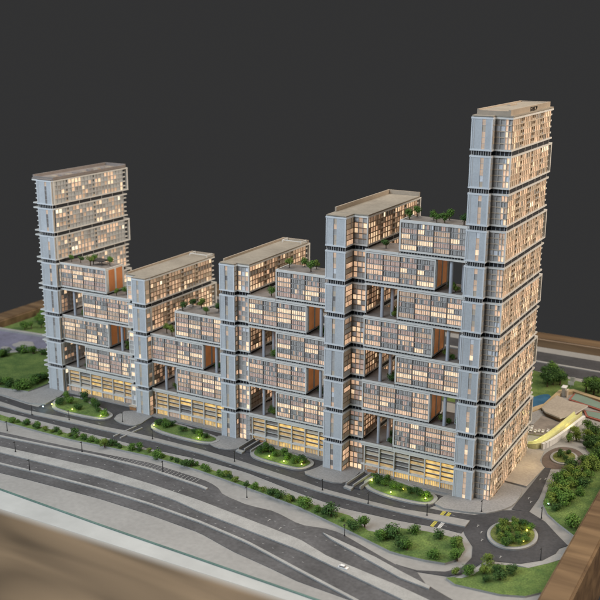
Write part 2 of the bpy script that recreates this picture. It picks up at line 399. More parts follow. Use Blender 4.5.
# parking bay ticks and lane dashes
mb = MB()
for i in range(26):
    x = 5.9 + i * 0.135
    y = interp(mono(LL['P_b']), x); y2 = interp(c1, x) + .06
    mb.box(x, x + .016, y2 + .02, y - .05, A1 + .002, A1 + .006, 'kerb')
structure('parking_marks', mb)
mb = MB()
for f, (ta, tb) in enumerate((('U_t', 'U_b'), ('M_b', 'Lo_b'))):
    for i in range(40):
        x = -2 + i * .48
        if x > 17: break
        y = (interp(mono(LL[ta]), x) + interp(mono(LL[tb]), x)) / 2
        if i % 3 == 0: mb.box(x, x + .10, y - .006, y + .006, A1 + .002, A1 + .006, 'kerb')
structure('lane_dashes', mb)
mb = MB()
for i in range(46):
    x = 1 + i * .34
    for (a, b, t) in (('C1', 'M2_t', .5), ('M2_b', 'M3', .5)):
        if a == 'C1' and x > 9.5: a = 'P_b'
        if x > 14.5 + (b == 'M2_t') * 1.4: continue
        y = interp(mono(LL[a]), x) * (1 - t) + interp(mono(LL[b]), x) * t
        mb.box(x, x + .06, y - .006, y + .006, A1 + .002, A1 + .006, 'kerb')
for x, y in ((9.2, -4.5), (9.05, -4.62), (12.4, -4.75), (12.9, -5.0), (17.55, -2.2), (17.75, -2.5), (17.9, -2.9), (18.6, -3.5), (17.9, -4.75), (18.25, 1.5), (18.38, 1.6), (18.3, .1), (18.42, -.1)):
    mb.box(x, x + .02, y - .06, y + .06, A1 + .006, A1 + .01, 'kerb')
    mb.box(x - .02, x + .04, y + .042, y + .06, A1 + .0061, A1 + .0101, 'kerb')
structure('lane_arrows', mb)
mb = MB()
for x0, y0, x1, y1 in ((4.96, -2.36, 5.08, -1.31), (5.24, -2.36, 5.34, -1.31)):
    for k in range(1):
        mb.prism([(x0, y0), (x0 + .05, y0), (x1 + .05, y1), (x1, y1)], -.02, A3 + .006, 'kerb')
structure('crossing_lines', mb)
mb = MB()
for x0, y0, y1 in ((16.42, -2.15, -1.86), (16.58, -2.15, -1.86), (16.42, -2.86, -2.5), (16.62, -2.86, -2.5)):
    for j in range(3):
        mb.box(x0 + j * .035, x0 + j * .035 + .022, y0, y1, A1 + .004, A1 + .009, 'mark_y' if x0 != 16.62 else 'mark')
structure('yellow_crossing_marks', mb)

# planting strips
hedge = [(XL + .05, -3.25), (-3, -3.25)] + LL['G_b'] + LL['oval_green'][::-1][:-1] + [(15.78, -3.43), (15.5, -3.30)] + [p for p in LL['G_t'][::-1][2:]] + [(-3, -2.87), (XL + .05, -2.87)]
hedge = [(XL + .05, -3.25), (-3, -3.25)] + LL['G_b'][:-1] + [(16.32, -4.69), (16.99, -4.64), (17.49, -4.54), (17.71, -4.19), (17.71, -3.66), (17.46, -3.21), (16.99, -3.21), (16.43, -3.25), (15.78, -3.43)] + LL['G_t'][:-2][::-1] + [(-3, -2.87), (XL + .05, -2.87)]
sheet('planting_strip', hedge, A3 + .01, 'grass', 'kerb')
gardens = []
for key in ('isl_AB', 'isl_BC', 'isl_CD', 'isl_DE'):
    p = smooth(LL[key], 2)
    mb = MB(); mb.prism(inset(p, -.09), -.02, .06, 'kerb'); structure('island_kerb', mb)
    sheet('garden_island', inset(p, .03), .075, 'grass', 'kerb')
isl = ellipse(18.55, -2.27, .66, .80)
mb = MB(); mb.prism(isl, -.02, .06, 'kerb'); structure('island_kerb', mb)
sheet('roundabout_island', inset(isl, .09), .08, 'grass_dry', 'kerb')
mi_ = ellipse(18.5, 3.4, .42, .55, 28)
mb = MB(); mb.prism(mi_, -.02, .05, 'kerb'); structure('island_kerb', mb)
sheet('turning_island', inset(mi_, .08), .065, 'grass_dry', 'kerb')
sheet('plaza', smooth([(16.05, -1.80), (16.1, -1.0), (16.36, -.7), (17.4, -.7), (17.4, .72), (17.96, .66), (18.07, .1), (18.07, -.55), (17.86, -1.06), (17.42, -1.56)], 1), A3, 'plaza', 'kerb')
sheet('plaza', [(17.2, .84), (18.05, .78), (18.16, 2.3), (17.9, 2.75), (17.82, 3.55), (17.2, 3.5)], A3, 'plaza_warm', 'kerb')
sheet('plaza', smooth([(3.9, -1.1), (3.9, -.2), (5.05, -.2), (5.07, -.8), (5.13, -1.05), (4.98, -1.36), (4.4, -1.36)], 1), A3, 'plaza', 'kerb')
sheet('plaza', smooth([(8.02, -1.25), (8.0, -.4), (9.15, -.4), (9.17, -1.12), (8.9, -1.38), (8.45, -1.44)], 1), A3, 'plaza', 'kerb')
sheet('plaza', smooth([(11.75, -1.68), (11.98, -1.3), (12.1, -.7), (13.3, -.55), (13.32, -1.45), (13.1, -1.82), (12.4, -1.83)], 1), A3, 'plaza', 'kerb')
sheet('plaza', [(-1.5, -1.05), (-.45, -.95), (-.3, .1), (.7, .15), (.92, -.5), (.98, -1.3), (.4, -1.52), (-1.2, -1.38), (XL + .03, -1.40), (XL + .03, -1.05)], A3, 'plaza', 'kerb')
for x0, x1, y in ((.75, 4.0, .2), (4.95, 8.05, -.07), (9.1, 12.1, -.36), (13.28, 16.3, -.62)):
    mb = MB(); mb.box(x0, x1, y - .2, y + .3, -.02, A3 - .004, 'plaza'); structure('lobby_pavement', mb)
# right hand lawns, paths
sheet('lawn', [(18.78, -.1), (19.06, -.62), (19.45, -1.02), (20.02, -1.5), (20.05, 6.6), (18.95, 6.4), (18.72, 5.2), (18.98, 4.35), (19.3, 3.9), (19.38, 3.2), (19.15, 2.55), (18.75, 2.2), (18.62, 1.1)], A3, 'grass', 'kerb')
sheet('lawn', [(17.75, -5.16), (18.12, -4.9), (18.34, -4.22), (18.5, -3.98), (18.95, -3.83), (19.3, -3.75), (19.75, -3.3), (20.03, -2.9), (20.03, -4.6), (19.7, -5.0), (19.15, -5.22), (18.05, -5.33)], A3, 'grass', 'kerb')
mb = MB(); mb.prism([(19.0, -3.72), (19.3, -3.6), (19.62, -3.2), (19.8, -2.75), (20.05, -2.55), (20.05, -2.85), (19.78, -3.25), (19.4, -3.72)], -.02, A3 + .004, 'kerb'); structure('kerb_line', mb)
mb = MB(); mb.prism([(18.18, -4.62), (18.36, -4.1), (18.4, -3.86), (18.55, -3.84), (18.45, -4.1), (18.3, -4.7), (18.1, -5.0), (17.95, -5.05)], -.02, A3 + .004, 'kerb'); structure('kerb_line', mb)
# far right: lawn, pond, sand path, back road
sheet('lawn', [(10, 6.3), (16.3, 6.1), (16.9, 7.5), (17.0, 9.1), (17.4, 9.35), (20.05, 8.3), (20.05, 10.1), (15.2, 11.1), (10, 11.1)], A3, 'grass', 'kerb')
sheet('pond', smooth(LL['pond'], 2), A3 + .006, 'water', 'kerb')
mb = MB(); mb.prism([(15.8, 5.2), (16.29, 5.95), (16.87, 7.3), (17.0, 8.9), (17.35, 9.3), (20.05, 8.25), (20.05, 8.5), (17.3, 9.55), (16.84, 9.2), (16.72, 7.5), (16.1, 6.2)], -.02, .12, 'sand'); structure('garden_wall_path', mb)
sheet('back_road', [(XL + .03, 13.95), (XL + .03, 11.75), (20.05, 11.1), (20.05, 13.6)], A1, 'asphalt')
mb = MB(); mb.prism([(XL + .03, 12.95), (XL + .03, 12.80), (20.05, 12.10), (20.05, 12.25)], -.02, A3, 'kerb'); structure('median', mb)
for pts in ([(17.36, 8.55), (17.40, 9.42), (18.5, 8.86), (20.0, 8.2), (20.0, 7.5), (18.6, 8.04)], [(18.1, 7.75), (18.7, 7.85), (20.0, 7.3), (20.0, 6.75), (18.8, 7.05), (18.3, 7.2)]):
    mb = MB(); mb.prism(pts, -.02, .055, 'court_red'); structure('court_border', mb)
    sheet('sports_court', inset(pts, .09), .066, 'court', 'court_red')
# left hand lawn, car park, far lawn
sheet('lawn', smooth([(XL + .05, -1.0), (-.5, -.97), (-.42, .3), (-.45, 2.9), (-3.2, 3.35), (-4.1, 2.65), (-4.6, 2.0), (XL + .05, .9)], 1), A3, 'grass', 'kerb')
sheet('car_park', [(XL + .04, 1.6), (-4.9, 2.3), (-4.3, 3.1), (-3.3, 3.9), (3, 3.9), (3, 4.62), (-4.6, 4.7), (XL + .04, 4.45)], A1, 'lilac_road')
mb = MB(); mb.prism([(XL + .04, 4.45), (-4.6, 4.70), (3, 4.62), (3, 4.78), (-4.6, 4.9), (XL + .04, 4.66)], -.02, .1, 'kerb'); structure('kerb_line', mb)
sheet('lawn', [(XL + .05, 4.75), (-4.6, 5.0), (3, 4.9), (3, 11.5), (XL + .05, 11.5)], A3, 'grass', 'kerb')
for cx, cy, rx, ry in ((-6.0, 2.35, .75, .22), (-4.75, 3.5, .5, .35), (-3.6, 4.35, .7, .14), (-6.6, 3.2, .5, .16), (-5.0, 2.75, .35, .14)):
    pts = [(cx + rx * math.cos(t) * (1 + .22 * math.sin(3 * t + cx)), cy + ry * math.sin(t) * (1 + .25 * math.cos(2 * t + cy))) for t in [i * math.pi / 10 for i in range(20)]]
    sheet('pale_car_park_island', pts, .035, 'pave', 'kerb')

# wooden rim of the display base (left, back, right and the wide front ledge)
base = thing('display_base', (6, 3, -.35), 'brown wooden rim framing the whole architectural model', 'display base')
org = (6, 3, -.35)
def rail(x0, x1, y0, y1, z0, z1, nm='wood_rail', mk='wood'):
    bm = bmesh.new()
    bmesh.ops.create_cube(bm, size=1)
    for v in bm.verts:
        v.co = Vector(((x0 + x1) / 2 + v.co.x * (x1 - x0) - org[0], (y0 + y1) / 2 + v.co.y * (y1 - y0) - org[1], (z0 + z1) / 2 + v.co.z * (z1 - z0) - org[2])) * S
    bmesh.ops.bevel(bm, geom=list(bm.edges), offset=.06 * S, segments=3, affect='EDGES')
    me = bpy.data.meshes.new(nm); bm.to_mesh(me); bm.free(); me.materials.append(M[mk])
    for p in me.polygons: p.use_smooth = False
    return link(nm, me, base)
rail(XL - .95, XL, -8.6, YB + .95, -1.6, .38)
rail(XL, XR, YB, YB + .95, -1.6, .38)
rail(XR, XR + .72, -9.0, YB + .95, -1.6, .38)
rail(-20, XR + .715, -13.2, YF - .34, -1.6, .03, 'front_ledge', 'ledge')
mb = MB(); mb.prism([(XL, -6.55), (4.57, -7.03), (8.5, -7.25), (12, -7.40), (15, -7.54), (XR, -7.8), (XR, -7.93), (8.7, -7.93), (XL, -7.93)], -.4, .034, 'rim'); mb.build('pale_border', base, org)
mb = MB(); mb.prism([(XL, -6.55), (4.57, -7.03), (8.5, -7.25), (12, -7.40), (15, -7.54), (XR, -7.8), (XR, -7.86), (15, -7.60), (12, -7.46), (8.5, -7.31), (4.57, -7.09), (XL, -6.61)], -.3, .06, 'green_glass'); mb.build('green_glass_edge', base, org)

# ------------------------------------------------------------------ facades
Z0, Z1 = .062, .938          # a section runs from .05 to .95, the dark joint lies between
ROWS = 5
def pick(r, table):
    t = r.random() * sum(w for w, _ in table)
    for w, k in table:
        t -= w
        if t <= 0: return k
    return table[-1][1]

SIDE_WARM = [(3.4, 'lit_lo'), (3.2, 'lit_mid'), (1.6, 'lit_hi'), (.1, 'lit_spot'), (2.2, 'beige'), (.3, 'glass_dk'), (.6, 'glass')]
SIDE_A = [(1.6, 'lit_lo'), (1.0, 'lit_mid'), (.9, 'lit_hi'), (.25, 'lit_spot'), (3.2, 'cream'), (1.2, 'glass')]
FRONT = [(1.2, 'lit_lo'), (1.5, 'lit_mid'), (1.0, 'lit_hi'), (2.2, 'glass'), (.5, 'white_pane'), (.8, 'glass_pk')]

def facade(mb, o, u, n, W, z0, z1, cols, r, table, pier='beige', slab='brown_slab', pier_w=.05, depth=.035, rows=ROWS, balc=(), slab_h=.022, skip=0.0):
    """rows x cols of panes set behind floor edges and piers on a wall through o"""
    h = (z1 - z0) / rows
    cw = W / cols
    for j in range(rows + 1):
        z = z0 + j * h
        if 0 < j < rows:
            mb.obox(o, u, n, 0, W, -.02, depth, z - slab_h / 2, z + slab_h / 2, slab)
    for i in range(cols + 1):
        a = i * cw
        w = pier_w * (1.6 if i % 4 == 0 else 1)
        a0, a1 = max(0, a - w / 2), min(W, a + w / 2)
        mb.obox(o, u, n, a0, a1, -.02, depth * .8, z0, z1, pier)
    rowk = [pick(r, table) for _ in range(rows)]
    for i in range(cols):
        colk = pick(r, table)
        for j in range(rows):
            if r.random() < .45: rowk[j] = pick(r, table)
            k = colk if r.random() < .15 else rowk[j]
            a0, a1 = i * cw + pier_w / 2, (i + 1) * cw - pier_w / 2
            za, zb = z0 + j * h + slab_h / 2, z0 + (j + 1) * h - slab_h / 2
            if i in balc:
                # open loggia: dark back, solid rail in front
                mb.obox(o, u, n, a0, a1, -.10, -.09, za, zb, 'recess' if r.random() < .6 else 'brown_slab')
                mb.obox(o, u, n, a0, a1, .01, .022, za, za + h * .34, 'beige' if r.random() < .6 else 'glass')
            else:
                e = r.random() * .012
                mb.obox(o, u, n, a0, a1, -.02, -.004 + e, za, zb, k)
                if r.random() < .45 and cw > .2:
                    am = a0 + (a1 - a0) * r.choice((.33, .5, .66))
                    mb.obox(o, u, n, am - .008, am + .008, -.02, .018, za, zb, 'mullion')

# ------------------------------------------------------------------ towers
EX, NX, PY, NY = (1, 0), (-1, 0), (0, 1), (0, -1)
TW = {
    # fin x0,x1,y ; body x0,x1 ; glass front y ; back y ; sections ; label
    'A': dict(fx0=0.0, fx1=.685, fy=0.0, bx0=-.02, bx1=.685, gy=.12, by=3.93, n=8, slit=.60, slitk='glass_dk', table=SIDE_A, odd=1),
    'B': dict(fx0=4.354, fx1=4.909, fy=-.305, bx0=3.92, bx1=4.909, gy=-.02, by=3.70, n=5, slit=.42, slitk='beige', table=SIDE_WARM, odd=1),
    'C': dict(fx0=8.075, fx1=8.636, fy=-.507, bx0=8.075, bx1=9.057, gy=-.29, by=3.42, n=6, slit=.46, slitk='beige', table=SIDE_WARM, odd=1),
    'D': dict(fx0=12.154, fx1=12.797, fy=-1.03, bx0=12.154, bx1=13.233, gy=-.49, by=3.20, n=8, slit=.46, slitk='beige', table=SIDE_WARM, odd=1),
    'E': dict(fx0=16.337, fx1=16.912, fy=-.89, bx0=16.337, bx1=17.36, gy=-.655, by=3.06, n=11, slit=.58, slitk='lit_lo', table=SIDE_WARM, odd=1),
}
TLAB = {
    'A': ('leftmost slab tower of the model, eight sections tall with a grey brown roof', 'apartment tower'),
    'B': ('shortest slab tower, five sections tall with a flat tan roof', 'apartment tower'),
    'C': ('middle slab tower, six sections tall, third from the left', 'apartment tower'),
    'D': ('eight section slab tower with tan roof, beside the tallest tower', 'apartment tower'),
    'E': ('tallest slab tower at the right end, eleven stacked sections', 'apartment tower'),
}
def section(T, t, i, r):
    org_ = (t['fx0'], t['fy'], 0)
    base_z = i + (Z0 if i else 0.0); top_z = i + Z1
    fx0, fx1, fy, bx0, bx1, gy, by = (t[k] for k in ('fx0', 'fx1', 'fy', 'bx0', 'bx1', 'gy', 'by'))
    framed = (i % 2 == 1) and i > 0
    # body with its white slab edges ------------------------------------------------
    mb = MB()
    mb.box(bx0 + .03, bx1 - .03, gy + .03, by - .02, base_z, top_z, 'beige' if T != 'A' else 'cream')
    e = .055; ex = .034
    for za, zb in ((base_z, base_z + .045), (top_z - .05, top_z)):
        if i == 0 and za == base_z: continue
        mb.box(bx0 - (.26 if T == 'A' else .0), bx1 + ex, gy - e, by + (.30 if framed else .20), za, zb, 'frame')
        mb.box(fx0 - .012, fx1 + .012, fy - .012, gy - e, za, zb, 'fin_edge')
    # floor slabs running out as balconies at the back end
    h = (top_z - base_z) / ROWS
    for j in range(1, ROWS):
        z = base_z + j * h
        mb.box(bx0 + .02, bx1 - (.0 if not framed else .02), by - .02, by + (.185 if not framed else .2), z - .022, z + .022, 'frame')
        if T == 'A':
            mb.box(bx0 - .22, bx0 + .03, gy + .05, by, z - .018, z + .018, 'frame')
    if framed:
        mb.box(bx1 - .05, bx1 + ex - .002, by + .22, by + .298, base_z + .04, top_z - .045, 'frame')
        mb.box(bx1 - .002, bx1 + ex - .004, gy - e + .003, gy + .03, base_z + .04, top_z - .045, 'frame')
    sec = mb.build('tower_section', t['root'], org_)
    # joint under the section
    if i:
        mb = MB()
        mb.box(bx0 + .06, bx1 + .004, gy + .06, by - .05, i - .064, i + .064, 'recess')
        mb.box(fx0 + .05, fx1 - .05, fy + .05, gy + .1, i - .064, i + .064, 'recess')
        nposts = 7
        for k in range(nposts):
            y = gy + .04 + k * (by - gy - .08) / (nposts - 1)
            mb.box(bx1 + .003, bx1 + .016, y, y + .02, i - .063, i + .063, 'mullion')
        for k in range(9):
            x = fx0 + .02 + k * (fx1 - fx0 - .05) / 8
            mb.box(x, x + .014, fy + .02, fy + .034, i - .063, i + .063, 'mullion')
        for k in range(4):
            x = fx1 + .04 + k * max(.01, bx1 - fx1 - .1) / 3
            if bx1 - fx1 > .2: mb.box(x, x + .014, gy + .03, gy + .044, i - .063, i + .063, 'column')
        mb.build('joint_band', sec, org_)
    # fin: two smooth panels, a slit of small panes and a proud edge
    mb = MB()
    za, zb = base_z + (.04 if i else 0), top_z - .045
    W = fx1 - fx0
    s0 = W * t['slit'] - .05; s1 = s0 + .10
    u, n, o = EX, NY, (fx0, fy)
    mb.box(fx0, fx1, fy + .02, gy - .036, za, zb, 'fin')
    mb.obox(o, u, n, .0, .03, -.021, .012, za, zb, 'fin_edge')
    mb.obox(o, u, n, W - .03, W, -.021, .012, za, zb, 'fin_edge')
    mb.obox(o, u, n, .03, s0, -.021, 0, za, zb, 'fin')
    mb.obox(o, u, n, s1, W - .03, -.021, 0, za, zb, 'fin')
    if T in 'AE': mb.obox(o, u, n, .075, .09, -.02, .003, za + .02, zb - .02, 'mullion')
    mb.obox(o, u, n, s0, s0 + .008, -.021, .004, za, zb, 'mull_dark' if T in 'CD' else 'fin_edge')
    mb.build('fin_panel', sec, org_)
    mb = MB(); hh = (zb - za) / ROWS
    for j in range(ROWS):
        k = pick(r, [(3, t['slitk']), (1.4, 'glass'), (1.0, 'lit_lo'), (.9 if T == 'E' else .2, 'lit_hi'), (.7 if T == 'E' else .15, 'white_pane'), (1.2, 'glass_dk' if T in 'ACD' else 'beige')])
        mb.obox(o, u, n, s0 + .008, s1, -.02, -.012, za + j * hh, za + (j + 1) * hh - .012, k)
        mb.obox(o, u, n, s0 + .008, s1, -.02, -.004, za + (j + 1) * hh - .012, za + (j + 1) * hh, 'mullion')
    mb.build('slit_window', sec, org_, 'stuff')
    # side of the fin: warm ribbed return
    mb = MB()
    o2 = (fx1, fy + .03)
    facade(mb, o2, PY, EX, gy - e - fy - .03, za, zb, 1, r, [(2, 'beige'), (2, 'lit_lo'), (1.5, 'lit_mid')] if T != 'E' else [(3, 'fin'), (1, 'beige')], 'beige' if T != 'E' else 'fin', 'brown_slab' if T in 'CD' else 'beige', .03, .012)
    # front glazing beside the fin
    if bx1 - fx1 > .2:
        if T != 'E': facade(mb, (fx1, gy), EX, NY, bx1 - fx1, za, zb, 3, r, FRONT, 'mullion', 'brown_slab' if T == 'D' else 'mullion', .03, .022)
        else:
            facade(mb, (fx1, gy), EX, NY, .27, za, zb, 2, r, [(4, 'glass'), (.5, 'white_pane')], 'mullion', 'beige', .025, .03)
            facade(mb, (fx1 + .27, gy), EX, NY, bx1 - fx1 - .27, za, zb, 2, r, [(1, 'lit_hi'), (2, 'lit_mid'), (1, 'lit_lo'), (.8, 'white_pane'), (.7, 'glass')], 'mullion', 'beige', .02, .03)
    if T == 'B':
        facade(mb, (bx0, gy), EX, NY, fx0 - bx0, za, zb, 2, r, FRONT, 'frame', 'frame', .05, .022)
    mb.build('front_glazing', sec, org_, 'stuff')
    # long side facade
    mb = MB()
    L = by - gy
    ncols = 21
    balc = {4, 5, 10, 11, 15, 16} if T == 'E' else ({5, 10, 15} if T != 'A' else {3, 11})
    facade(mb, (bx1, gy), PY, EX, L, za, zb, ncols, r, t['table'], 'cream' if T in 'A' else 'beige', 'brown_slab' if T in 'BCD' else ('mullion' if T == 'A' else 'beige'), .034, .026 if T != 'E' else .020, balc=balc if (i % 2 == 0 or T != 'E') else {5, 11, 16})
    if T in 'A':
        facade(mb, (bx0, by), NY, NX, L, za, zb, 8, r, t['table'], 'beige', 'beige', .06, .03)
    mb.build('side_glazing', sec, org_, 'stuff')
    return sec

for T, t in TW.items():
    r = random.Random(ord(T))
    t['root'] = thing('apartment_tower', (t['fx0'], t['fy'], 0), TLAB[T][0], TLAB[T][1], 'slab towers of the model')
    org_ = (t['fx0'], t['fy'], 0)
    for i in range(t['n']):
        section(T, t, i, r)
    N = t['n']
    rk = 'roof_pink' if T == 'A' else 'roof'
    ek = 'roof_pink' if T == 'A' else 'roof_edge'
    mb = MB()
    x0, x1, y0, y1 = t['bx0'] - (.27 if T == 'A' else 0), t['bx1'] + .03, t['gy'] - .03, t['by'] + .19
    zr = N - .05
    mb.box(x0, x1, y0, y1, zr, zr + .035, rk)
    mb.box(t['fx0'], t['fx1'], t['fy'], y0, zr, zr + .03, rk)
    # parapet along the left and the back, low kerb along the right
    rf = mb.build('roof', t['root'], org_)
    mb = MB()
    if T == 'E':
        mb.box(x0 + .06, x1 - .08, t['gy'] - .02, y1 - .1, zr + .035, zr + .15, 'roof_edge')
        mb.box(x0 + .16, x1 - .2, t['gy'] + .2, y1 - .25, zr + .15, zr + .152, 'roof')
        for (a0, a1, b0, b1) in ((x0 + .06, x0 + .12, t['gy'] - .02, y1 - .1), (x1 - .14, x1 - .08, t['gy'] - .02, y1 - .1), (x0 + .12, x1 - .14, y1 - .17, y1 - .1)):
            mb.box(a0, a1, b0, b1, zr + .15, zr + .18, 'roof_edge')
        mb.box(x0 + .3, x0 + .38, 1.2, 1.8, zr + .15, zr + .19, 'roof_edge')
        mb.build('penthouse', rf, org_)
        mb = MB()
        # four dark sign characters on the side of the roof house, too small to read
        for k, y in enumerate((1.10, 1.28, 1.46, 1.64)):
            xx = x1 - .08
            for (a, b, c, d) in (((0, .02, 0, .11), (0, .11, .09, .11), (.09, .11, 0, .06)), ((0, .02, 0, .11), (.09, .11, 0, .11), (0, .11, .045, .065)), ((0, .11, 0, .02), (0, .02, 0, .11), (0, .11, .09, .11)), ((0, .02, 0, .11), (0, .11, .045, .065), (0, .11, .09, .11)))[k] and [(q[0], q[1], q[2], q[3]) for q in (((0, .03, 0, .11), (0, .12, .085, .11), (.09, .12, 0, .06)), ((0, .03, 0, .11), (.09, .12, 0, .11), (0, .12, .04, .07)), ((0, .12, 0, .025), (0, .03, 0, .11), (0, .12, .085, .11)), ((0, .03, 0, .11), (0, .12, .04, .07), (0, .12, .085, .11)))[k]]:
                mb.box(xx, xx + .012, y + a, y + b, zr + .037 + c, zr + .037 + d, 'black')
        mb.build('roof_sign', rf, org_)
    else:
        hgt = {'A': .10, 'B': .06, 'C': .07, 'D': .13}[T]
        mb.box(x0, x0 + .05, y0 + .05, y1, zr + .035, zr + .035 + hgt, ek)
        mb.box(x0 + .05, x1, y1 - .05, y1, zr + .035, zr + .035 + hgt, ek)
        if T == 'A':
            mb.box(x1 - .06, x1 - .01, y0, y1 - .05, zr + .035, zr + .1, ek)
            mb.box(x0 + .05, x1 - .06, y0, y0 + .05, zr + .035, zr + .1, ek)
            for k in range(9):
                y = .5 + k * .38 + rnd.random() * .1
                mb.box(.15 + rnd.random() * .1, .42, y, y + .16, zr + .035, zr + .06 + rnd.random() * .03, 'roof_pink' if k % 2 else 'roof_edge')
        if T in 'BC':
            # light railing at the far end of the roof
            for (a0, a1, b0, b1) in ((x0 + .2, x1 - .05, y1 - .45, y1 - .43), (x1 - .07, x1 - .05, y1 - .43, y1 - .06), (x0 + .2, x0 + .22, y1 - .43, y1 - .06)):
                mb.box(a0, a1, b0, b1, zr + .10, zr + .12, 'frame')
                mb.box(a0, a0 + .02, b0, b0 + .02, zr + .035, zr + .10, 'frame')
                mb.box(a1 - .02, a1, b1 - .02, b1, zr + .035, zr + .10, 'frame')
        mb.build('parapet', rf, org_)

# ------------------------------------------------------------------ hanging apartment blocks between the towers
GAPS = {
    'AB': dict(x0=.685, x1=3.92, y=.20, ev=(.70, 2.83), od=(1.69, 3.915), top=4, pale=2),
    'BC': dict(x0=4.909, x1=8.075, y=-.07, ev=(4.925, 7.09), od=(5.97, 8.07), top=3, pale=3),
    'CD': dict(x0=9.057, x1=12.154, y=-.38, ev=(9.07, 11.20), od=(10.10, 12.15), top=5, pale=3),
    'DE': dict(x0=13.233, x1=16.337, y=-.62, ev=(13.245, 15.42), od=(14.30, 16.33), top=7, pale=3),
}
GNAME = {'AB': 'between the leftmost and shortest towers', 'BC': 'between the shortest and middle towers',
         'CD': 'between the middle and eight section towers', 'DE': 'between the eight section and tallest towers'}
DEPTH = .95
BAY_H = (Z1 - Z0 - .085) / ROWS
NP = 7
WINMESH = {}
def window_mesh(wd, pattern, key):
    """one strip window of a bay: panes behind thin mullions; built once per width and pattern"""
    k_ = (round(wd, 3), key)
    if k_ in WINMESH: return WINMESH[k_]
    r = random.Random(hash(key) % 9973 if not isinstance(key, tuple) else key[1] * 31 + len(key[0]))
    mb = MB()
    h = BAY_H
    pw = wd / NP
    for p in range(NP):
        k = pattern[p]
        mb.box(p * pw + .004, (p + 1) * pw - .004, .012 - r.random() * .01, .022, .008, h - .008, k)
        if p: mb.box(p * pw - .006, p * pw + .006, -.005, .020, .024, h - .008, 'mull_dark' if p % 2 else 'mullion')
    mb.box(0, wd, -.014, .022, 0, .013, 'mullion')
    mb.box(0, wd, -.006, .022, .0131, .024, 'mull_dark')
    mb.box(0, wd, -.012, .022, h - .008, h, 'mullion')
    WINMESH[k_] = mb.mesh('window')
    return WINMESH[k_]

STRIPS = [('bright', 'lit_hi'), ('peach', 'lit_mid'), ('dim', 'lit_lo'), ('grey', 'glass'), ('rosy', 'glass_pk'), ('mixed', None), ('dark', None), ('blind', None), ('half', None)]
def strip_pattern(kind, v):
    r = random.Random(kind + str(v))
    base = dict(STRIPS)[kind]
    if base:
        return [base if r.random() < .92 else r.choice(['lit_lo', 'glass_pk', base]) for _ in range(NP)]
    if kind == 'mixed': return [r.choice(['glass', 'glass_pk', 'lit_lo', 'glass_pk', 'glass', 'lit_mid']) for _ in range(NP)]
    if kind == 'dark': return [r.choice(['glass', 'glass_dk', 'glass_pk', 'glass']) for _ in range(NP)]
    if kind == 'blind': return [r.choice(['glass', 'white_pane', 'glass', 'glass_pk', 'lit_hi']) for _ in range(NP)]
    a = r.randint(2, 5)
    return [('lit_hi' if j < a else 'glass') for j in range(NP)]

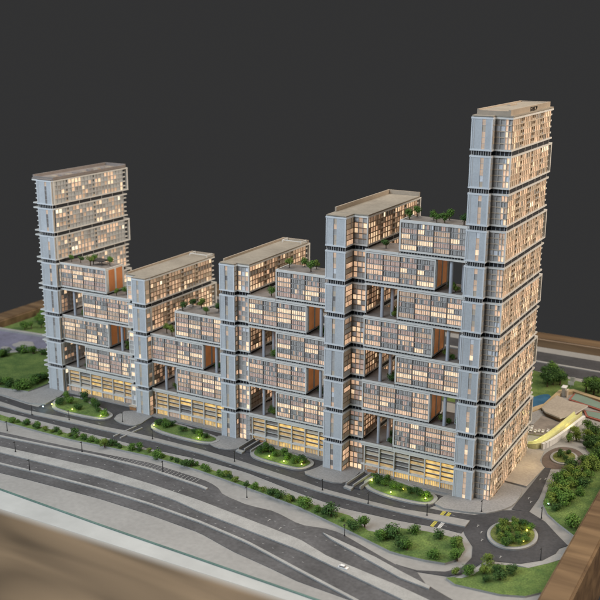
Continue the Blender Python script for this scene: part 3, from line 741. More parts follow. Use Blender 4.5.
ORD = ['lowest', 'second lowest', 'third lowest', 'fourth lowest', 'fifth lowest', 'sixth lowest', 'seventh']
def hanging_block(g, i):
    G = GAPS[g]; r = random.Random(g + str(i))
    odd = i % 2 == 1
    x0, x1 = G['od'] if odd else G['ev']
    y = G['y']; yb = y + DEPTH
    zb, zt = i + Z0, i + Z1
    nm = ('top' if i == G['top'] else ORD[i - 1])
    side = 'right' if odd else 'left'
    root = thing('apartment_block', (x0, y, i), '%s glazed block, fixed to its %s tower, %s' % (nm, side, GNAME[g]), 'building block', 'glazed blocks hung between the towers')
    org_ = (x0, y, i)
    mb = MB()
    # shell: slabs, side posts, back wall
    mb.box(x0, x1, y + .03, yb, zb, zt, 'beige')
    mb.box(x0 - .001, x1 + .001, y - .03, yb + .01, zb, zb + .045, 'frame')
    mb.box(x0 - .001, x1 + .001, y - .03, yb + .01, zt - .04, zt, 'frame')
    mb.box(x0, x0 + .04, y - .028, y + .03, zb + .045, zt - .04, 'frame')
    mb.box(x1 - .04, x1, y - .028, y + .03, zb + .045, zt - .04, 'frame')
    shell = mb.build('shell', root, org_)
    # terrace slab over the open bay of this level, spanning to the other tower (roof of the gap below, floor of the one above)
    gx0, gx1 = (G['x0'] + .002, x0 - .003) if odd else (x1 + .003, G['x1'] - .003)
    mb = MB()
    mb.box(gx0, gx1, y - .02, yb + .25, i - .05, i + .0, 'deck')
    mb.box(gx0, gx1, y - .034, y - .021, i - .05, i + .02, 'frame')
    mb.build('terrace_deck', root, org_)
    # joint band below the block with its posts
    mb = MB()
    mb.box(x0 + .01, x1 - .01, y + .05, yb - .05, i + .001, i + .062, 'recess')
    n = 24
    for k in range(n):
        x = x0 + .02 + k * (x1 - x0 - .06) / (n - 1)
        mb.box(x, x + .014, y + .015, y + .03, i + .001, i + .062, 'mullion')
    mb.box(x0, x1, y - .024, yb, i - .05, i - .002, 'frame')
    mb.build('joint_band', root, org_)
    # end wall with two terracotta panels
    for a0, a1 in ((.10, .43), (.52, .86)):
        mb = MB()
        if odd: mb.box(x0 - .012, x0 + .01, y + a0, y + a1, zb + .06, zt - .05, 'terra')
        else: mb.box(x1 - .01, x1 + .012, y + a0, y + a1, zb + .06, zt - .05, 'terra')
        mb.build('terracotta_panel', root, org_)
    mb = MB()
    xx = (x0 - .02, x0) if odd else (x1, x1 + .02)
    for a0, a1 in ((0, .10), (.43, .52), (.86, .95)):
        mb.box(xx[0], xx[1], y + a0 + .001, y + a1, zb + .046, zt - .041, 'frame')
    mb.build('end_wall_frame', root, org_)
    # windows: four bays of five strip windows
    nb = 4
    wx0, wx1 = x0 + .04, x1 - .04
    bw = (wx1 - wx0) / nb
    mb = MB()
    for b in range(1, nb):
        mb.box(wx0 + b * bw - .014, wx0 + b * bw + .014, y - .022, y + .03, zb + .045, zt - .04, 'mull_dark')
    mb.build('bay_mullion', root, org_, 'stuff')
    weights = dict(bright=2.2, peach=2.8, dim=2.4, grey=1.0, rosy=2.8, mixed=1.0, dark=.3, blind=.2, half=.8)
    if g == 'DE': weights.update(bright=1.5, peach=2.2, dark=.6, rosy=3.0, grey=1.3)
    tb = [(w, k) for k, w in weights.items()]
    for b in range(nb):
        for j in range(ROWS):
            kind = pick(r, tb)
            if j == ROWS - 1: kind = pick(r, [(1.2, 'blind'), (2, 'grey'), (2, 'mixed'), (1.2, 'dim'), (.5, 'dark')])
            v = r.randint(0, 2)
            wd = bw - .034
            me = window_mesh(wd, strip_pattern(kind, v), (kind, v))
            link('window', me, root, (wx0 + b * bw + .017 - org_[0], y - .005 - org_[1], zb + .045 + j * BAY_H - org_[2]))
    # round columns in the open bay
    if i != G['top']:
        cx = (gx0 + (gx1 - gx0) * .50, gx0 + (gx1 - gx0) * .68) if odd else (gx0 + (gx1 - gx0) * .46, gx0 + (gx1 - gx0) * .74)
        if g == 'AB': cx = cx[:1] if odd else cx
        for k, x in enumerate(cx):
            mb = MB(); mb.tube((x, y + (.12 if k == 0 else .42), i), (x, y + (.12 if k == 0 else .42), i + .95), .052, .052, 'column', 14, False)
            o = mb.build('column', root, org_)
            for p in o.data.polygons: p.use_smooth = True
    # roof terrace of the top block
    if i == G['top']:
        mb = MB()
        mb.box(x0 + .03, x1 - .03, y + .03, yb - .02, zt, zt + .006, 'deck')
        mb.box(x0, x1, y - .026, y + .0, zt, zt + .04, 'frame')
        if odd: mb.box(x0, x0 + .03, y, yb, zt, zt + .03, 'frame')
        else: mb.box(x1 - .03, x1, y, yb, zt, zt + .03, 'frame')
        mb.build('roof_terrace', root, org_)

for g, G in GAPS.items():
    for i in range(1, G['top'] + 1):
        hanging_block(g, i)

# ------------------------------------------------------------------ lobby halls under the blocks
for g, G in GAPS.items():
    r = random.Random('hall' + g)
    x0, x1, y = G['x0'] + .01, G['x1'] - .01, G['y'] + .02
    root = thing('lobby_hall', (x0, y, 0), 'louvred lobby hall lit golden inside, %s' % GNAME[g], 'lobby hall', 'lobby halls under the hanging blocks')
    org_ = (x0, y, 0)
    mb = MB()
    mb.box(x0, x1, y + .12, y + 1.6, 0, .93, 'brown_slab')
    mb.box(x0, x1, y - .03, y + .119, .88, .945, 'frame')
    mb.box(x0, x1, y - .02, y + .05, .235, .275, 'frame')
    mb.build('hall_body', root, org_)
    off = .12
    nb = 6
    bw = (x1 - x0 - off) / nb
    for b in range(nb + 1):
        x = x0 + off + b * bw
        mb = MB(); mb.box(x - .016, min(x1, x + .016), y - .024, y + .06, 0, .88, 'frame'); mb.build('post', root, org_)
    lm = {}
    def strip_obj(name, key, w, h, k, pos):
        kk = (name, key)
        if kk not in lm:
            mb = MB(); mb.box(0, w, 0, .02, 0, h * (.85 if name == 'louvre' else 1), k)
            if name == 'louvre':
                mb.box(0, w, -.014, .0, 0, .015, 'frame')
                mb.box(0, w, .03, .045, h * .85, h + .03, 'mull_dark')
            else:
                for q in range(1, 8): mb.box(q * w / 8 - .005, q * w / 8 + .005, -.012, .0, 0, h, 'frame' if q % 2 else 'mullion')
            lm[kk] = mb.mesh(name)
        link(name, lm[kk], root, (pos[0] - org_[0], pos[1] - org_[1], pos[2]))
    for b in range(nb):
        xa = x0 + off + b * bw + .017; w = bw - .034
        for j in range(4):
            if g == 'DE': k = 'gold' if b >= 4 else pick(r, [(2, 'beige'), (.8, 'glass_dk'), (2.5, 'gold_dim'), (1.5, 'brown_slab')])
            elif g == 'CD': k = pick(r, [(2, 'gold'), (2, 'gold_dim'), (1, 'beige')]) if b >= 4 else pick(r, [(1, 'beige'), (3, 'gold_dim'), (.6, 'glass_dk'), (1, 'gold')])
            elif g == 'BC': k = pick(r, [(2, 'gold_dim'), (1.5, 'gold'), (1, 'glass_dk'), (1, 'beige')]) if b >= 2 else pick(r, [(1, 'glass_dk'), (2.5, 'gold_dim'), (1.5, 'brown_slab')])
            else: k = pick(r, [(2, 'gold'), (2, 'gold_dim'), (1, 'beige')]) if b >= 2 else pick(r, [(1.5, 'beige'), (3, 'gold_dim'), (.5, 'glass_dk')])
            strip_obj('louvre', k, w, .105, k, (xa, y + .045, .285 + j * .148))
        k = pick(r, [(2, 'gold'), (2, 'gold_dim'), (1.2, 'lit_lo')])
        strip_obj('shop_window', k, w, .225, k, (xa, y + .045, 0.004))

# timber entrance boxes at the foot of the ramps
for x, y, lab in ((13.62, -.5, 'small brown timber entrance box by the ramp at the eight section tower'), (9.5, -.25, 'small brown timber entrance box by the ramp at the middle tower'), (4.3 - .25, -.02, 'small brown timber entrance box left of the shortest tower')):
    t = thing('entrance_box', (x, y, 0), lab, 'entrance', 'timber entrance boxes')
    mb = MB(); mb.box(x - .14, x + .14, y - .14, y + .12, 0, .15, 'timber'); mb.build('timber_box', t, (x, y, 0))
    mb = MB(); mb.box(x - .16, x + .16, y - .17, y + .13, .15, .17, 'beige'); mb.build('canopy', t, (x, y, 0))
# garage ramps
for (x, y, dx, lab) in ((9.33, -1.2, .05, 'sunken garage ramp with pale walls beside the middle tower'), (13.5, -1.8, .12, 'sunken garage ramp with pale walls beside the eight section tower')):
    t = thing('garage_ramp', (x, y, 0), lab, 'ramp', 'garage ramps')
    L_ = 1.0
    mb = MB(); mb.prism([(x - .14, y), (x + .32, y - .05), (x + .32 + dx, y + L_), (x - .14 + dx, y + L_)], -.01, .055, 'asphalt'); mb.build('ramp_floor', t, (x, y, 0))
    for a in (-.17, .06, .29):
        mb = MB(); mb.prism([(x + a, y - .03), (x + a + .04, y - .03), (x + a + .04 + dx, y + L_), (x + a + dx, y + L_)], -.01, .13, 'kerb'); mb.build('ramp_wall', t, (x, y, 0))
    mb = MB(); mb.prism([(x - .17, y - .16), (x + .1, y - .22), (x + .1, y - .04), (x - .17, y - .04)], -.01, .07, 'kerb'); mb.build('kerb_nose', t, (x, y, 0))

# ------------------------------------------------------------------ right hand pavilion, terrace, glowing ramp
pv = thing('pavilion', (17.4, 7.2, 0), 'low pale pavilion with a broad flat deck beyond the tallest tower', 'pavilion')
org_ = (17.4, 7.2, 0)
mb = MB(); mb.prism([(17.0, 8.3), (17.40, 8.0), (18.1, 7.85), (17.88, 6.82), (17.61, 6.36), (17.05, 6.64), (16.86, 6.92)], 0, .14, 'brown_slab'); mb.build('wall', pv, org_)
mb = MB(); mb.prism([(16.96, 8.42), (17.42, 8.08), (18.2, 7.92), (17.93, 6.78), (17.62, 6.28), (17.02, 6.58), (16.80, 6.92)], .14, .19, 'plaza_warm', 'frame'); mb.build('deck_roof', pv, org_)
mb = MB(); mb.box(17.02, 17.14, 8.85, 9.1, 0, .34, 'steel'); mb.box(16.99, 17.17, 8.82, 9.13, .34, .37, 'white'); mb.box(17.2, 17.24, 8.78, 9.0, 0, .3, 'beige'); mb.build('stair_house', pv, org_)
sheet('sun_terrace', [(16.3, 4.6), (17.9, 4.85), (17.85, 6.3), (17.55, 6.2), (16.9, 6.55), (16.3, 5.95)], .05, 'deck', 'kerb')
sheet('sun_terrace', [(15.9, 5.1), (16.9, 5.5), (16.95, 6.5), (16.75, 7.0), (16.2, 5.9)], .075, 'plaza', 'kerb')
lr = thing('glowing_ramp', (17.5, 4.8, 0), 'curved lime yellow glowing ramp behind the tallest tower', 'ramp')
mb = MB()
path = [(16.85, 3.66), (17.25, 3.70), (17.51, 3.85), (17.70, 4.6), (17.86, 5.5), (17.98, 6.3), (18.08, 6.9)]
def chaikin(q):
    out = [q[0]]
    for a, b in zip(q, q[1:]):
        out += [(a[0] * .75 + b[0] * .25, a[1] * .75 + b[1] * .25), (a[0] * .25 + b[0] * .75, a[1] * .25 + b[1] * .75)]
    return out + [q[-1]]
sp = chaikin(chaikin(path))
rows_ = []
for k, a in enumerate(sp):
    b, c = sp[max(0, k - 1)], sp[min(len(sp) - 1, k + 1)]
    d = Vector((c[0] - b[0], c[1] - b[1])).normalized(); nx, ny = -d.y, d.x
    f = k / (len(sp) - 1)
    prof = ((-.16, 0), (-.15, .10 + .16 * f), (-.11, .10 + .16 * f), (-.09, .04 + .12 * f), (.09, .04 + .12 * f), (.11, .12 + .20 * f), (.15, .12 + .20 * f), (.16, 0))
    rows_.append([(a[0] - nx * w, a[1] - ny * w, z) for w, z in prof])
for ra, rb in zip(rows_, rows_[1:]):
    for j in range(7):
        mb.face([ra[j], rb[j], rb[j + 1], ra[j + 1]], 'lime' if j in (1, 2, 3, 4) else 'lime_wall')
mb.face(rows_[0], 'lime_wall'); mb.face(rows_[-1][::-1], 'lime_wall')
mb.build('ramp_body', lr, (17.5, 4.8, 0))
mb = MB()
p2 = sp[9:]
for a, b in zip(p2, p2[1:]):
    d = Vector((b[0] - a[0], b[1] - a[1])).normalized(); ox, oy = d.y * .19, -d.x * .19
    mb.prism([(a[0] + ox, a[1] + oy), (b[0] + ox, b[1] + oy), (b[0] + ox * 1.5, b[1] + oy * 1.5), (a[0] + ox * 1.5, a[1] + oy * 1.5)], 0, .2, 'white')
mb.build('side_wall', lr, (17.5, 4.8, 0))
def point(name, loc, e, c, rad=.006):
    d = bpy.data.lights.new(name, 'POINT'); d.energy = e; d.color = c; d.shadow_soft_size = rad
    o = bpy.data.objects.new(name, d); col.objects.link(o); o.location = Vector(loc) * S
point('ramp_lamp', (17.35, 4.3, .35), .035, (1.0, .9, .15))
point('ramp_lamp', (18.15, 5.6, .4), .03, (1.0, .75, .2))
point('entrance_lamp', (17.75, 2.2, .5), .05, (1.0, .78, .45))

for k, (x, y) in enumerate([(16.83, 4.9), (16.99, 4.92), (17.14, 4.88), (17.24, 5.0), (17.37, 5.01), (16.94, 5.2), (17.5, 5.15), (16.74, 5.1)]):
    t = thing('sun_lounger', (x, y, .05), 'tiny white sun lounger on the terrace behind the tallest tower, ' + ('leftmost', 'second in front row', 'third in front row', 'fourth in front row', 'rightmost in front row', 'middle of back row', 'rightmost in back row', 'leftmost in back row')[k], 'lounger', 'white loungers on the terrace')
    mb = MB(); mb.box(x - .035, x + .035, y - .07, y + .04, .075, .095, 'white'); mb.build('seat', t, (x, y, .05))
    mb = MB(); mb.prism([(x - .035, y + .04), (x + .035, y + .04), (x + .035, y + .09), (x - .035, y + .09)], .08, .13, 'white'); mb.build('backrest', t, (x, y, .05))
sc_ = thing('sail_sculpture', (17.1, 9.95, 0), 'small pale teal sail shaped sculpture on the far lawn', 'sculpture')
mb = MB(); mb.tube((17.1, 9.95, 0), (17.1, 9.95, .3), .02, .015, 'steel'); mb.build('mast', sc_, (17.1, 9.95, 0))
mb = MB()
mb.prism([(16.98, 9.93), (17.2, 9.93), (17.2, 9.97), (16.98, 9.97)], .12, .26, 'white')
mb.prism([(17.06, 9.935), (17.2, 9.935), (17.24, 9.965), (17.12, 9.965)], .26, .44, 'steel'); mb.build('sail', sc_, (17.1, 9.95, 0))

# ------------------------------------------------------------------ street lamps, garden lamps, small vehicle
LAMP_POS = [(1.3, -2.31), (2.76, -2.03), (8.05, -3.75), (4.47, -1.25), (9.56, -2.05), (12.88, -2.45), (14.65, -4.55), (16.14, -2.38), (17.4, -1.42), (14.41, -2.55), (1.62, -3.8), (4.93, -3.85), (3.08, -4.9), (4.44, -5.68), (19.57, -3.2), (18.98, -.98), (6.26, -1.92), (11.2, -3.95)]
LAMP_AT = ['on the service road median, leftmost', 'on the service road median beside the leftmost garden island', 'on the lower pavement under the second garden island', 'on the plaza of the shortest tower',
           'on the service road median before the middle tower', 'on the service road median before the eight section tower', 'on the lower pavement before the oval lawn', 'at the right end of the service road median', 'on the plaza corner of the tallest tower',
           'on the kerb below the right garden island', 'on the left end of the lower pavement', 'on the lower pavement before the leftmost garden', 'on the highway median at the left', 'on the narrow highway kerb at the left', 'on the lower rim of the roundabout', 'on the upper right pavement of the roundabout', 'on the median near the painted crossing', 'on the wide pavement below the middle ramp']
lamp_parts = {}
mb = MB(); mb.tube((0, 0, 0), (0, 0, .34), .014, .009, 'black', 8); lamp_parts['pole'] = mb.mesh('pole')
mb = MB(); mb.tube((0, 0, 0), (0, 0, .03), .026, .02, 'black', 8); lamp_parts['foot'] = mb.mesh('foot')
mb = MB(); mb.box(-.012, .012, -.075, .012, .335, .352, 'black'); mb.box(-.010, .010, -.072, -.03, .328, .334, 'steel'); lamp_parts['lamp_head'] = mb.mesh('lamp_head')
for (x, y), where in zip(LAMP_POS, LAMP_AT):
    t = thing('street_lamp', (x, y, A3), 'thin black street lamp ' + where, 'street lamp', 'street lamps of the model')
    for nm, me in lamp_parts.items(): link(nm, me, t)
LIGHTS = [(1.31, -1.32, 'lampg', 'left end of the leftmost garden island'), (2.29, -1.34, 'lampg', 'front edge of the leftmost garden island'), (3.55, -1.3, 'lampg', 'right end of the leftmost garden island'),
          (5.67, -1.06, 'lampg', 'left end of the second garden island'), (7.6, -1.2, 'lampg', 'right part of the second garden island'), (10.37, -1.28, 'lampg', 'left part of the third garden island'), (10.96, -1.38, 'lampg', 'middle of the third garden island'),
          (11.55, -1.3, 'lampy', 'right end of the third garden island'), (13.92, -1.25, 'lampg', 'left end of the right garden island'), (14.73, -1.68, 'lampg', 'front edge of the right garden island'), (14.96, -1.3, 'lampy', 'middle of the right garden island'), (15.76, -1.55, 'lampg', 'right end of the right garden island'),
          (18.85, -1.95, 'lampy', 'upper side of the roundabout island'), (18.93, -2.55, 'lampy', 'lower side of the roundabout island'), (18.94, -.12, 'lampb', 'left edge of the right lawn'), (1.2, -1.65, 'lampb', 'road edge by the leftmost garden island')]
lp = {}
for k in ('lampg', 'lampy', 'lampb'):
    mb = MB(); mb.tube((0, 0, .02), (0, 0, .05), .021, .018, k, 10); lp[k] = mb.mesh('lens')
mb = MB(); mb.tube((0, 0, 0), (0, 0, .02), .032, .032, 'black', 10); lp['housing'] = mb.mesh('housing')
LC = {'lampg': (.92, .98, .2), 'lampy': (1, .75, .18), 'lampb': (.5, .85, 1)}
for x, y, k, where in LIGHTS:
    t = thing('garden_light', (x, y, .075), '%s glowing garden spotlight at the %s' % ({'lampg': 'yellow green', 'lampy': 'amber', 'lampb': 'pale blue'}[k], where), 'garden light', 'garden lights')
    link('housing', lp['housing'], t); link('lens', lp[k], t)
    point('garden_lamp', (x, y, .17), .016, LC[k])
# small white car on the highway
x, y = 15.33, -6.0
t = thing('white_car', (x, y, A1), 'tiny white car at the edge of the highway median', 'car')
mb = MB(); mb.prism([(-.13, -.055), (.13, -.055), (.14, 0), (.13, .055), (-.13, .055)], .025, .065, 'white'); mb.build('body', t)
mb = MB(); mb.prism([(-.09, -.045), (.06, -.045), (.06, .045), (-.09, .045)], .065, .10, 'glass_dk'); mb.prism([(-.08, -.04), (.04, -.04), (.04, .04), (-.08, .04)], .10, .105, 'white'); mb.build('cabin', t)
for wx in (-.085, .085):
    for wy in (-.056, .046):
        mb = MB(); mb.tube((wx, wy, .027), (wx, wy + .012, .027), .027, .027, 'black', 10); mb.build('wheel', t)

# ------------------------------------------------------------------ trees and bushes
def crown_mesh(name, k, seed, squash=1.0, n=760):
    """leaf-sized faces in clumps through an uneven crown, radius about one"""
    r = random.Random(seed); mb = MB()
    cl = []
    for _ in range(r.randint(6, 9)):
        d = Vector((r.gauss(0, 1), r.gauss(0, 1), r.gauss(0, .8))).normalized() * r.uniform(.15, .55)
        cl.append((d, r.uniform(.36, .55)))
    for i in range(n):
        c, rad = r.choice(cl)
        d = Vector((r.gauss(0, 1), r.gauss(0, 1), r.gauss(0, 1))).normalized()
        p = c + d * rad * r.uniform(.55, 1.05)
        p.z *= squash
        nn = (d + Vector((r.uniform(-.6, .6), r.uniform(-.6, .6), r.uniform(-.3, .8)))).normalized()
        a = nn.orthogonal().normalized(); b = nn.cross(a)
        t = r.uniform(0, 6.28); a, b = a * math.cos(t) + b * math.sin(t), b * math.cos(t) - a * math.sin(t)
        s_ = r.uniform(.055, .105)
        mb.face([p - a * s_, p + b * s_ * .6, p + a * s_, p - b * s_ * .6], k)
    return mb.mesh(name)
CROWN = {k: [crown_mesh('crown', 'leaf_' + k, sd + ord(k[0]), .85) for sd in range(4)] for k in ('dark', 'mid', 'yellow')}
mb = MB()
mb.tube((0, 0, -.1), (0, 0, .9), .10, .06, 'bark', 7)
for a in range(4):
    mb.tube((0, 0, .55), (.4 * math.cos(a * 1.6), .4 * math.sin(a * 1.6), 1.1), .05, .02, 'bark', 5)
TRUNK = mb.mesh('trunk')
PLANTS = []
def plant(x, y, z, rad, tone, where, tree=False, group='model trees and bushes'):
    PLANTS.append((x, y, z, rad, tone, where, tree, group))
TONES = ['dark', 'mid', 'dark', 'dark', 'mid', 'mid', 'yellow']
pr = random.Random(3)
def tone(): return pr.choice(TONES)
TOWX = [(0.3, 'the leftmost tower'), (2.4, 'the leftmost garden island'), (4.6, 'the shortest tower'), (6.6, 'the second garden island'), (8.5, 'the middle tower'), (10.6, 'the third garden island'), (12.5, 'the eight section tower'), (14.8, 'the right garden island'), (17, 'the tallest tower')]
def opposite(x): return min(TOWX, key=lambda q: abs(q[0] - x))[1]
big = {(3.88, -2.95): .2, (1.76, -2.98): .14}
for x, y in LL['hbush']:
    y -= .03
    plant(x, y, A3, pr.uniform(.17, .26) + (.10 if x > 12.5 else 0), tone(), 'in the roadside strip opposite ' + opposite(x))
for i in range(10):
    plant(-.2 - i * .65, -3.05 + pr.uniform(-.08, .08), A3, pr.uniform(.11, .18), tone(), 'in the far left end of the planting strip')
for k in range(44):
    x = 1.2 + k * .31 + pr.uniform(-.1, .1)
    y = (interp(mono(LL['G_t']), x) + interp(mono(LL['G_b']), x)) / 2 + pr.uniform(-.07, .09)
    if any(abs(x - q[0]) + abs(y - q[1]) < .16 for q in LL['hbush']): continue
    plant(x, y, A3, pr.uniform(.11, .17), tone(), 'in the roadside strip opposite ' + opposite(x))
for x, y in LL['obush']:
    plant(x, y, A3, pr.uniform(.22, .32), pr.choice(['mid', 'yellow', 'dark']), 'on the oval lawn left of the roundabout')
ISL = {'leftmost': [(1.563, -1.18), (1.278, -0.6), (1.881, -0.35), (2.624, -0.686), (3.549, -1.133), (2.446, -1.226), (1.4, -1.12), (1.809, -0.928), (3.184, -1.021), (2.2, -.55), (2.9, -.85)],
       'second': [(5.75, -0.97), (6.201, -0.754), (7.215, -0.961), (6.097, -1.011), (6.797, -1.005), (7.797, -1.104), (5.95, -.8), (7.5, -1.0)],
       'third': [(10.0, -1.15), (10.171, -1.0), (10.986, -1.165), (10.728, -0.969), (11.386, -1.107), (11.55, -1.2), (10.518, -1.175), (11.266, -1.3), (9.95, -.85)],
       'right': [(13.95, -1.15), (14.388, -1.392), (14.904, -1.398), (15.209, -1.446), (15.736, -1.436), (14.125, -1.314), (14.647, -1.395), (15.485, -1.507), (14.3, -1.0)]}
for k, l in ISL.items():
    for j, (x, y) in enumerate(l):
        plant(x, y + .06, .07, pr.uniform(.16, .27), pr.choice(['dark', 'mid', 'dark', 'dark', 'mid', 'mid']), 'on the %s garden island' % k)
for x, y in [(18.2, -2.45), (18.2, -2.0), (18.52, -1.92), (18.63, -2.7), (18.93, -2.25), (18.55, -2.95), (18.9, -1.8), (18.65, -1.7), (18.85, -2.7), (18.4, -2.2), (18.7, -2.3), (18.35, -2.75), (18.5, -2.5), (18.75, -2.0), (18.15, -2.2), (18.95, -2.5), (18.3, -2.3), (18.6, -2.15), (18.45, -1.75), (18.8, -2.5), (18.4, -2.6), (18.6, -2.95), (18.75, -1.75), (18.25, -1.85)]:
    plant(x, y, .08, pr.uniform(.13, .20), pr.choice(['mid', 'yellow', 'yellow', 'dark']), 'on the roundabout island')
for x, y in [(18.85, 1.38), (18.95, 2.149), (19.371, 1.865), (19.109, 0.4), (19.404, 0.522), (18.95, 0.15), (19.3, 2.7), (19.45, 3.0), (19.3, .063), (19.58, 0.982), (19.15, 2.45), (18.85, 1.9), (18.9, 0.761), (19.45, 3.9), (19.6, 2.9), (19.4, 4.3), (19.0, 4.94), (18.95, 5.7), (18.9, 5.3), (19.6, 3.83), (19.2, -.3), (19.2, 1.2), (19.05, 1.0), (19.25, .75), (19.3, 5.0), (19.5, 4.7), (19.15, 1.6), (19.7, 5.6), (19.4, 5.9), (19.75, 4.4), (19.8, -1.05), (18.9, 2.6), (19.1, 3.3), (19.0, .35), (19.15, 2.15), (19.6, 1.6), (19.55, 2.3), (18.98, 1.75), (19.3, 1.45), (18.85, 5.0), (19.2, 4.6), (19.25, 5.5), (19.65, 5.1), (18.95, 4.6), (19.0, -.1), (19.35, 3.5)]:
    plant(x, y, A3, pr.uniform(.20, .34), pr.choice(['mid', 'mid', 'dark', 'yellow', 'yellow']), 'in the thicket on the right hand lawn', False)
for x, y in [(18.4, 3.35), (18.62, 3.2), (18.55, 3.7), (18.3, 3.6)]:
    plant(x, y, .06, pr.uniform(.13, .2), pr.choice(['mid', 'dark']), 'on the small turning circle')
for x, y in [(17.9, -4.9), (18.2, -4.75), (18.5, -4.5), (18.75, -4.25), (18.95, -4.6), (18.45, -4.05), (19.1, -4.2), (18.65, -4.85)]:
    plant(x, y, A3, pr.uniform(.16, .27), pr.choice(['mid', 'dark', 'yellow']), 'on the lower right lawn below the roundabout')
for x, y in [(-4.248, 1.726), (-4.227, 1.985), (-4.0, 2.55), (-3.804, 2.6), (-3.426, 2.694), (-3.049, 2.785), (-2.8, 2.95), (-2.303, -0.148 - .5), (-1.569, -0.574), (-1.056, -0.488), (-0.822, 0.061), (-0.881, 0.666), (-0.861, 0.35), (-1.436, -0.6), (-0.928, -0.75), (-0.75, -.5), (-1.9, -.7), (-2.2, 2.9), (-2.7, -.6)]:
    plant(x, y, A3, pr.uniform(.24, .36), pr.choice(['mid', 'dark']), 'round the lawn left of the leftmost tower')
for x, y in [(-6.174, 5.041), (-6.006, 5.285), (-6.518, 6.195), (-6.413, 6.41), (-6.1, 6.0), (-5.7, 5.6), (-6.8, 6.9)]:
    plant(x, y, A3, pr.uniform(.2, .32), pr.choice(['mid', 'dark']), 'on the far lawn behind the leftmost tower', True)
for x, y in [(16.312, 9.481), (16.337, 10.256), (16.7, 9.9), (16.45, 9.8), (17.746, 9.6), (18.054, 9.5), (18.169, 9.75), (16.1, 10.9), (15.943, 10.552), (16.6, 10.3), (17.9, 9.8), (16.2, 9.9), (18.4, 9.4)]:
    plant(x, y, A3, pr.uniform(.26, .4), pr.choice(['dark', 'mid', 'dark']), 'on the lawn beyond the tallest tower', True)
for x, y in [(18.62, 6.1), (18.35, 5.5), (18.5, 5.0), (18.3, 4.75), (18.75, 5.4)]:
    plant(x, y, .03, pr.uniform(.2, .3), pr.choice(['yellow', 'mid']) if y < 6 else 'mid', 'beside the glowing ramp', y > 6)
TERR = {('AB', 4.95, 'roof terrace right of the leftmost tower'): [(0.984, 0.5), (1.37, 0.55), (1.95, 0.4), (1.645, .95), (2.55, 0.75)],
        ('AB', 4.0, 'open terrace left of the shortest tower'): [(3.1, 0.374), (3.35, 0.611)],
        ('BC', 3.95, 'roof terrace left of the middle tower'): [(6.15, 0.12), (6.2, 0.65), (6.542, 0.68), (7.111, 0.12), (7.3, 0.6)],
        ('BC', 3.0, 'open terrace right of the shortest tower'): [(5.4, 0.192), (5.7, 0.08)],
        ('CD', 5.95, 'roof terrace right of the middle tower'): [(10.3, 0.1), (10.675, 0.42), (11.146, -0.05), (11.133, 0.35)],
        ('CD', 5.0, 'open terrace right of the middle tower'): [(9.796, -0.147)],
        ('DE', 7.95, 'roof terrace left of the tallest tower'): [(14.463, -0.35), (14.5, 0.12), (15.307, -0.42), (15.117, -0.15), (15.536, -0.40), (15.485, 0.12), (16.1, -0.4)],
        ('DE', 7.0, 'open terrace right of the eight section tower'): [(13.721, -0.25)]}
for (g, z, w), l in TERR.items():
    for x, y in l: plant(x, y, z + .005, pr.uniform(.16, .23), pr.choice(['mid', 'yellow', 'dark', 'mid']), 'on the ' + w, True)
for g, G in GAPS.items():
    for i in range(1, G['top']):
        odd = i % 2 == 1
        x0, x1 = G['od'] if odd else G['ev']
        gx0, gx1 = (G['x0'], x0) if odd else (x1, G['x1'])
        for k in range(2 if odd else 3):
            f = (.66, .8)[k] if odd else (.25, .55, .88)[k]
            plant(gx0 + (gx1 - gx0) * f, G['y'] + pr.uniform(.35, .75) if k != 1 else G['y'] + .3, i + .002, pr.uniform(.15, .23), pr.choice(['dark', 'mid', 'mid', 'yellow']), 'on %s terrace %s' % (ORD[i - 1], GNAME[g]))

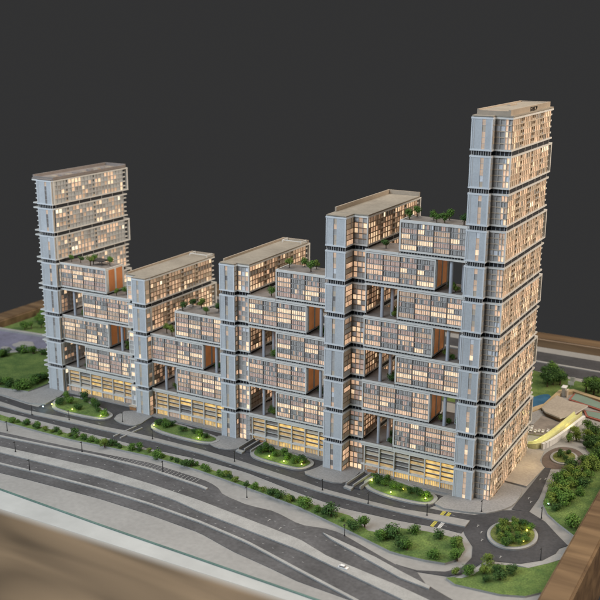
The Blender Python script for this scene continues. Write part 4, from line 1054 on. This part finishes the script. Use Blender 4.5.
# labels: size and tone first, then where it stands, then its place among its look-alikes
from collections import defaultdict
lab = defaultdict(list)
for i, p in enumerate(PLANTS):
    sz = 'small ' if p[3] < .20 and len(p[5].split()) < 10 else ('large ' if p[3] > .32 else '')
    lab['%s%s %s %s' % (sz, {'dark': 'dark green', 'mid': 'green', 'yellow': 'olive'}[p[4]], 'tree' if p[6] else 'bush', p[5])].append(i)
final = {}
NUM = ['', '', 'second', 'third', 'fourth', 'fifth', 'sixth', 'seventh', 'eighth', 'ninth', 'tenth', 'eleventh', 'twelfth', 'thirteenth', 'fourteenth', 'fifteenth', 'sixteenth', 'seventeenth', 'eighteenth', 'nineteenth', 'twentieth', 'twenty first']
for s_, l in lab.items():
    l.sort(key=lambda i: PLANTS[i][0])
    for j, i in enumerate(l):
        n = len(l)
        if n == 1: q = ''
        elif n == 2: q = (', left one', ', right one')[j]
        elif n == 3: q = (', left one', ', middle one', ', right one')[j]
        elif j == 0: q = ', leftmost'
        elif j == n - 1: q = ', rightmost'
        else: q = ', %s from left' % NUM[min(j + 1, 21)]
        final[i] = s_ + q
for i, (x, y, z, rad, tn, where, tree, group) in enumerate(PLANTS):
    o = thing('small_tree' if tree else 'bush', (x, y, z), final[i], 'tree' if tree else 'bush', group)
    o.rotation_euler.z = pr.uniform(0, 6.28)
    hgt = rad * (1.02 if tree else .60)
    c = link('crown', CROWN[tn][i % 4], o, (0, 0, hgt)); c.scale = (rad, rad * pr.uniform(.85, 1.15), rad * pr.uniform(.85, 1.2))
    t = link('trunk', TRUNK, o); t.scale = (rad, rad, hgt * .95 if tree else rad * .6)
# dark pergola on the roof terrace beside the leftmost tower
pg = thing('pergola', (2.2, .7, 4.955), 'small dark pergola on the roof terrace beside the leftmost tower', 'pergola')
mb = MB(); mb.box(1.95, 2.4, .5, .9, 5.10, 5.13, 'black'); mb.build('canopy', pg, (2.2, .7, 4.955))
for x in (1.97, 2.36):
    for y in (.52, .86):
        mb = MB(); mb.box(x, x + .02, y, y + .02, 4.956, 5.10, 'black'); mb.build('post', pg, (2.2, .7, 4.955))
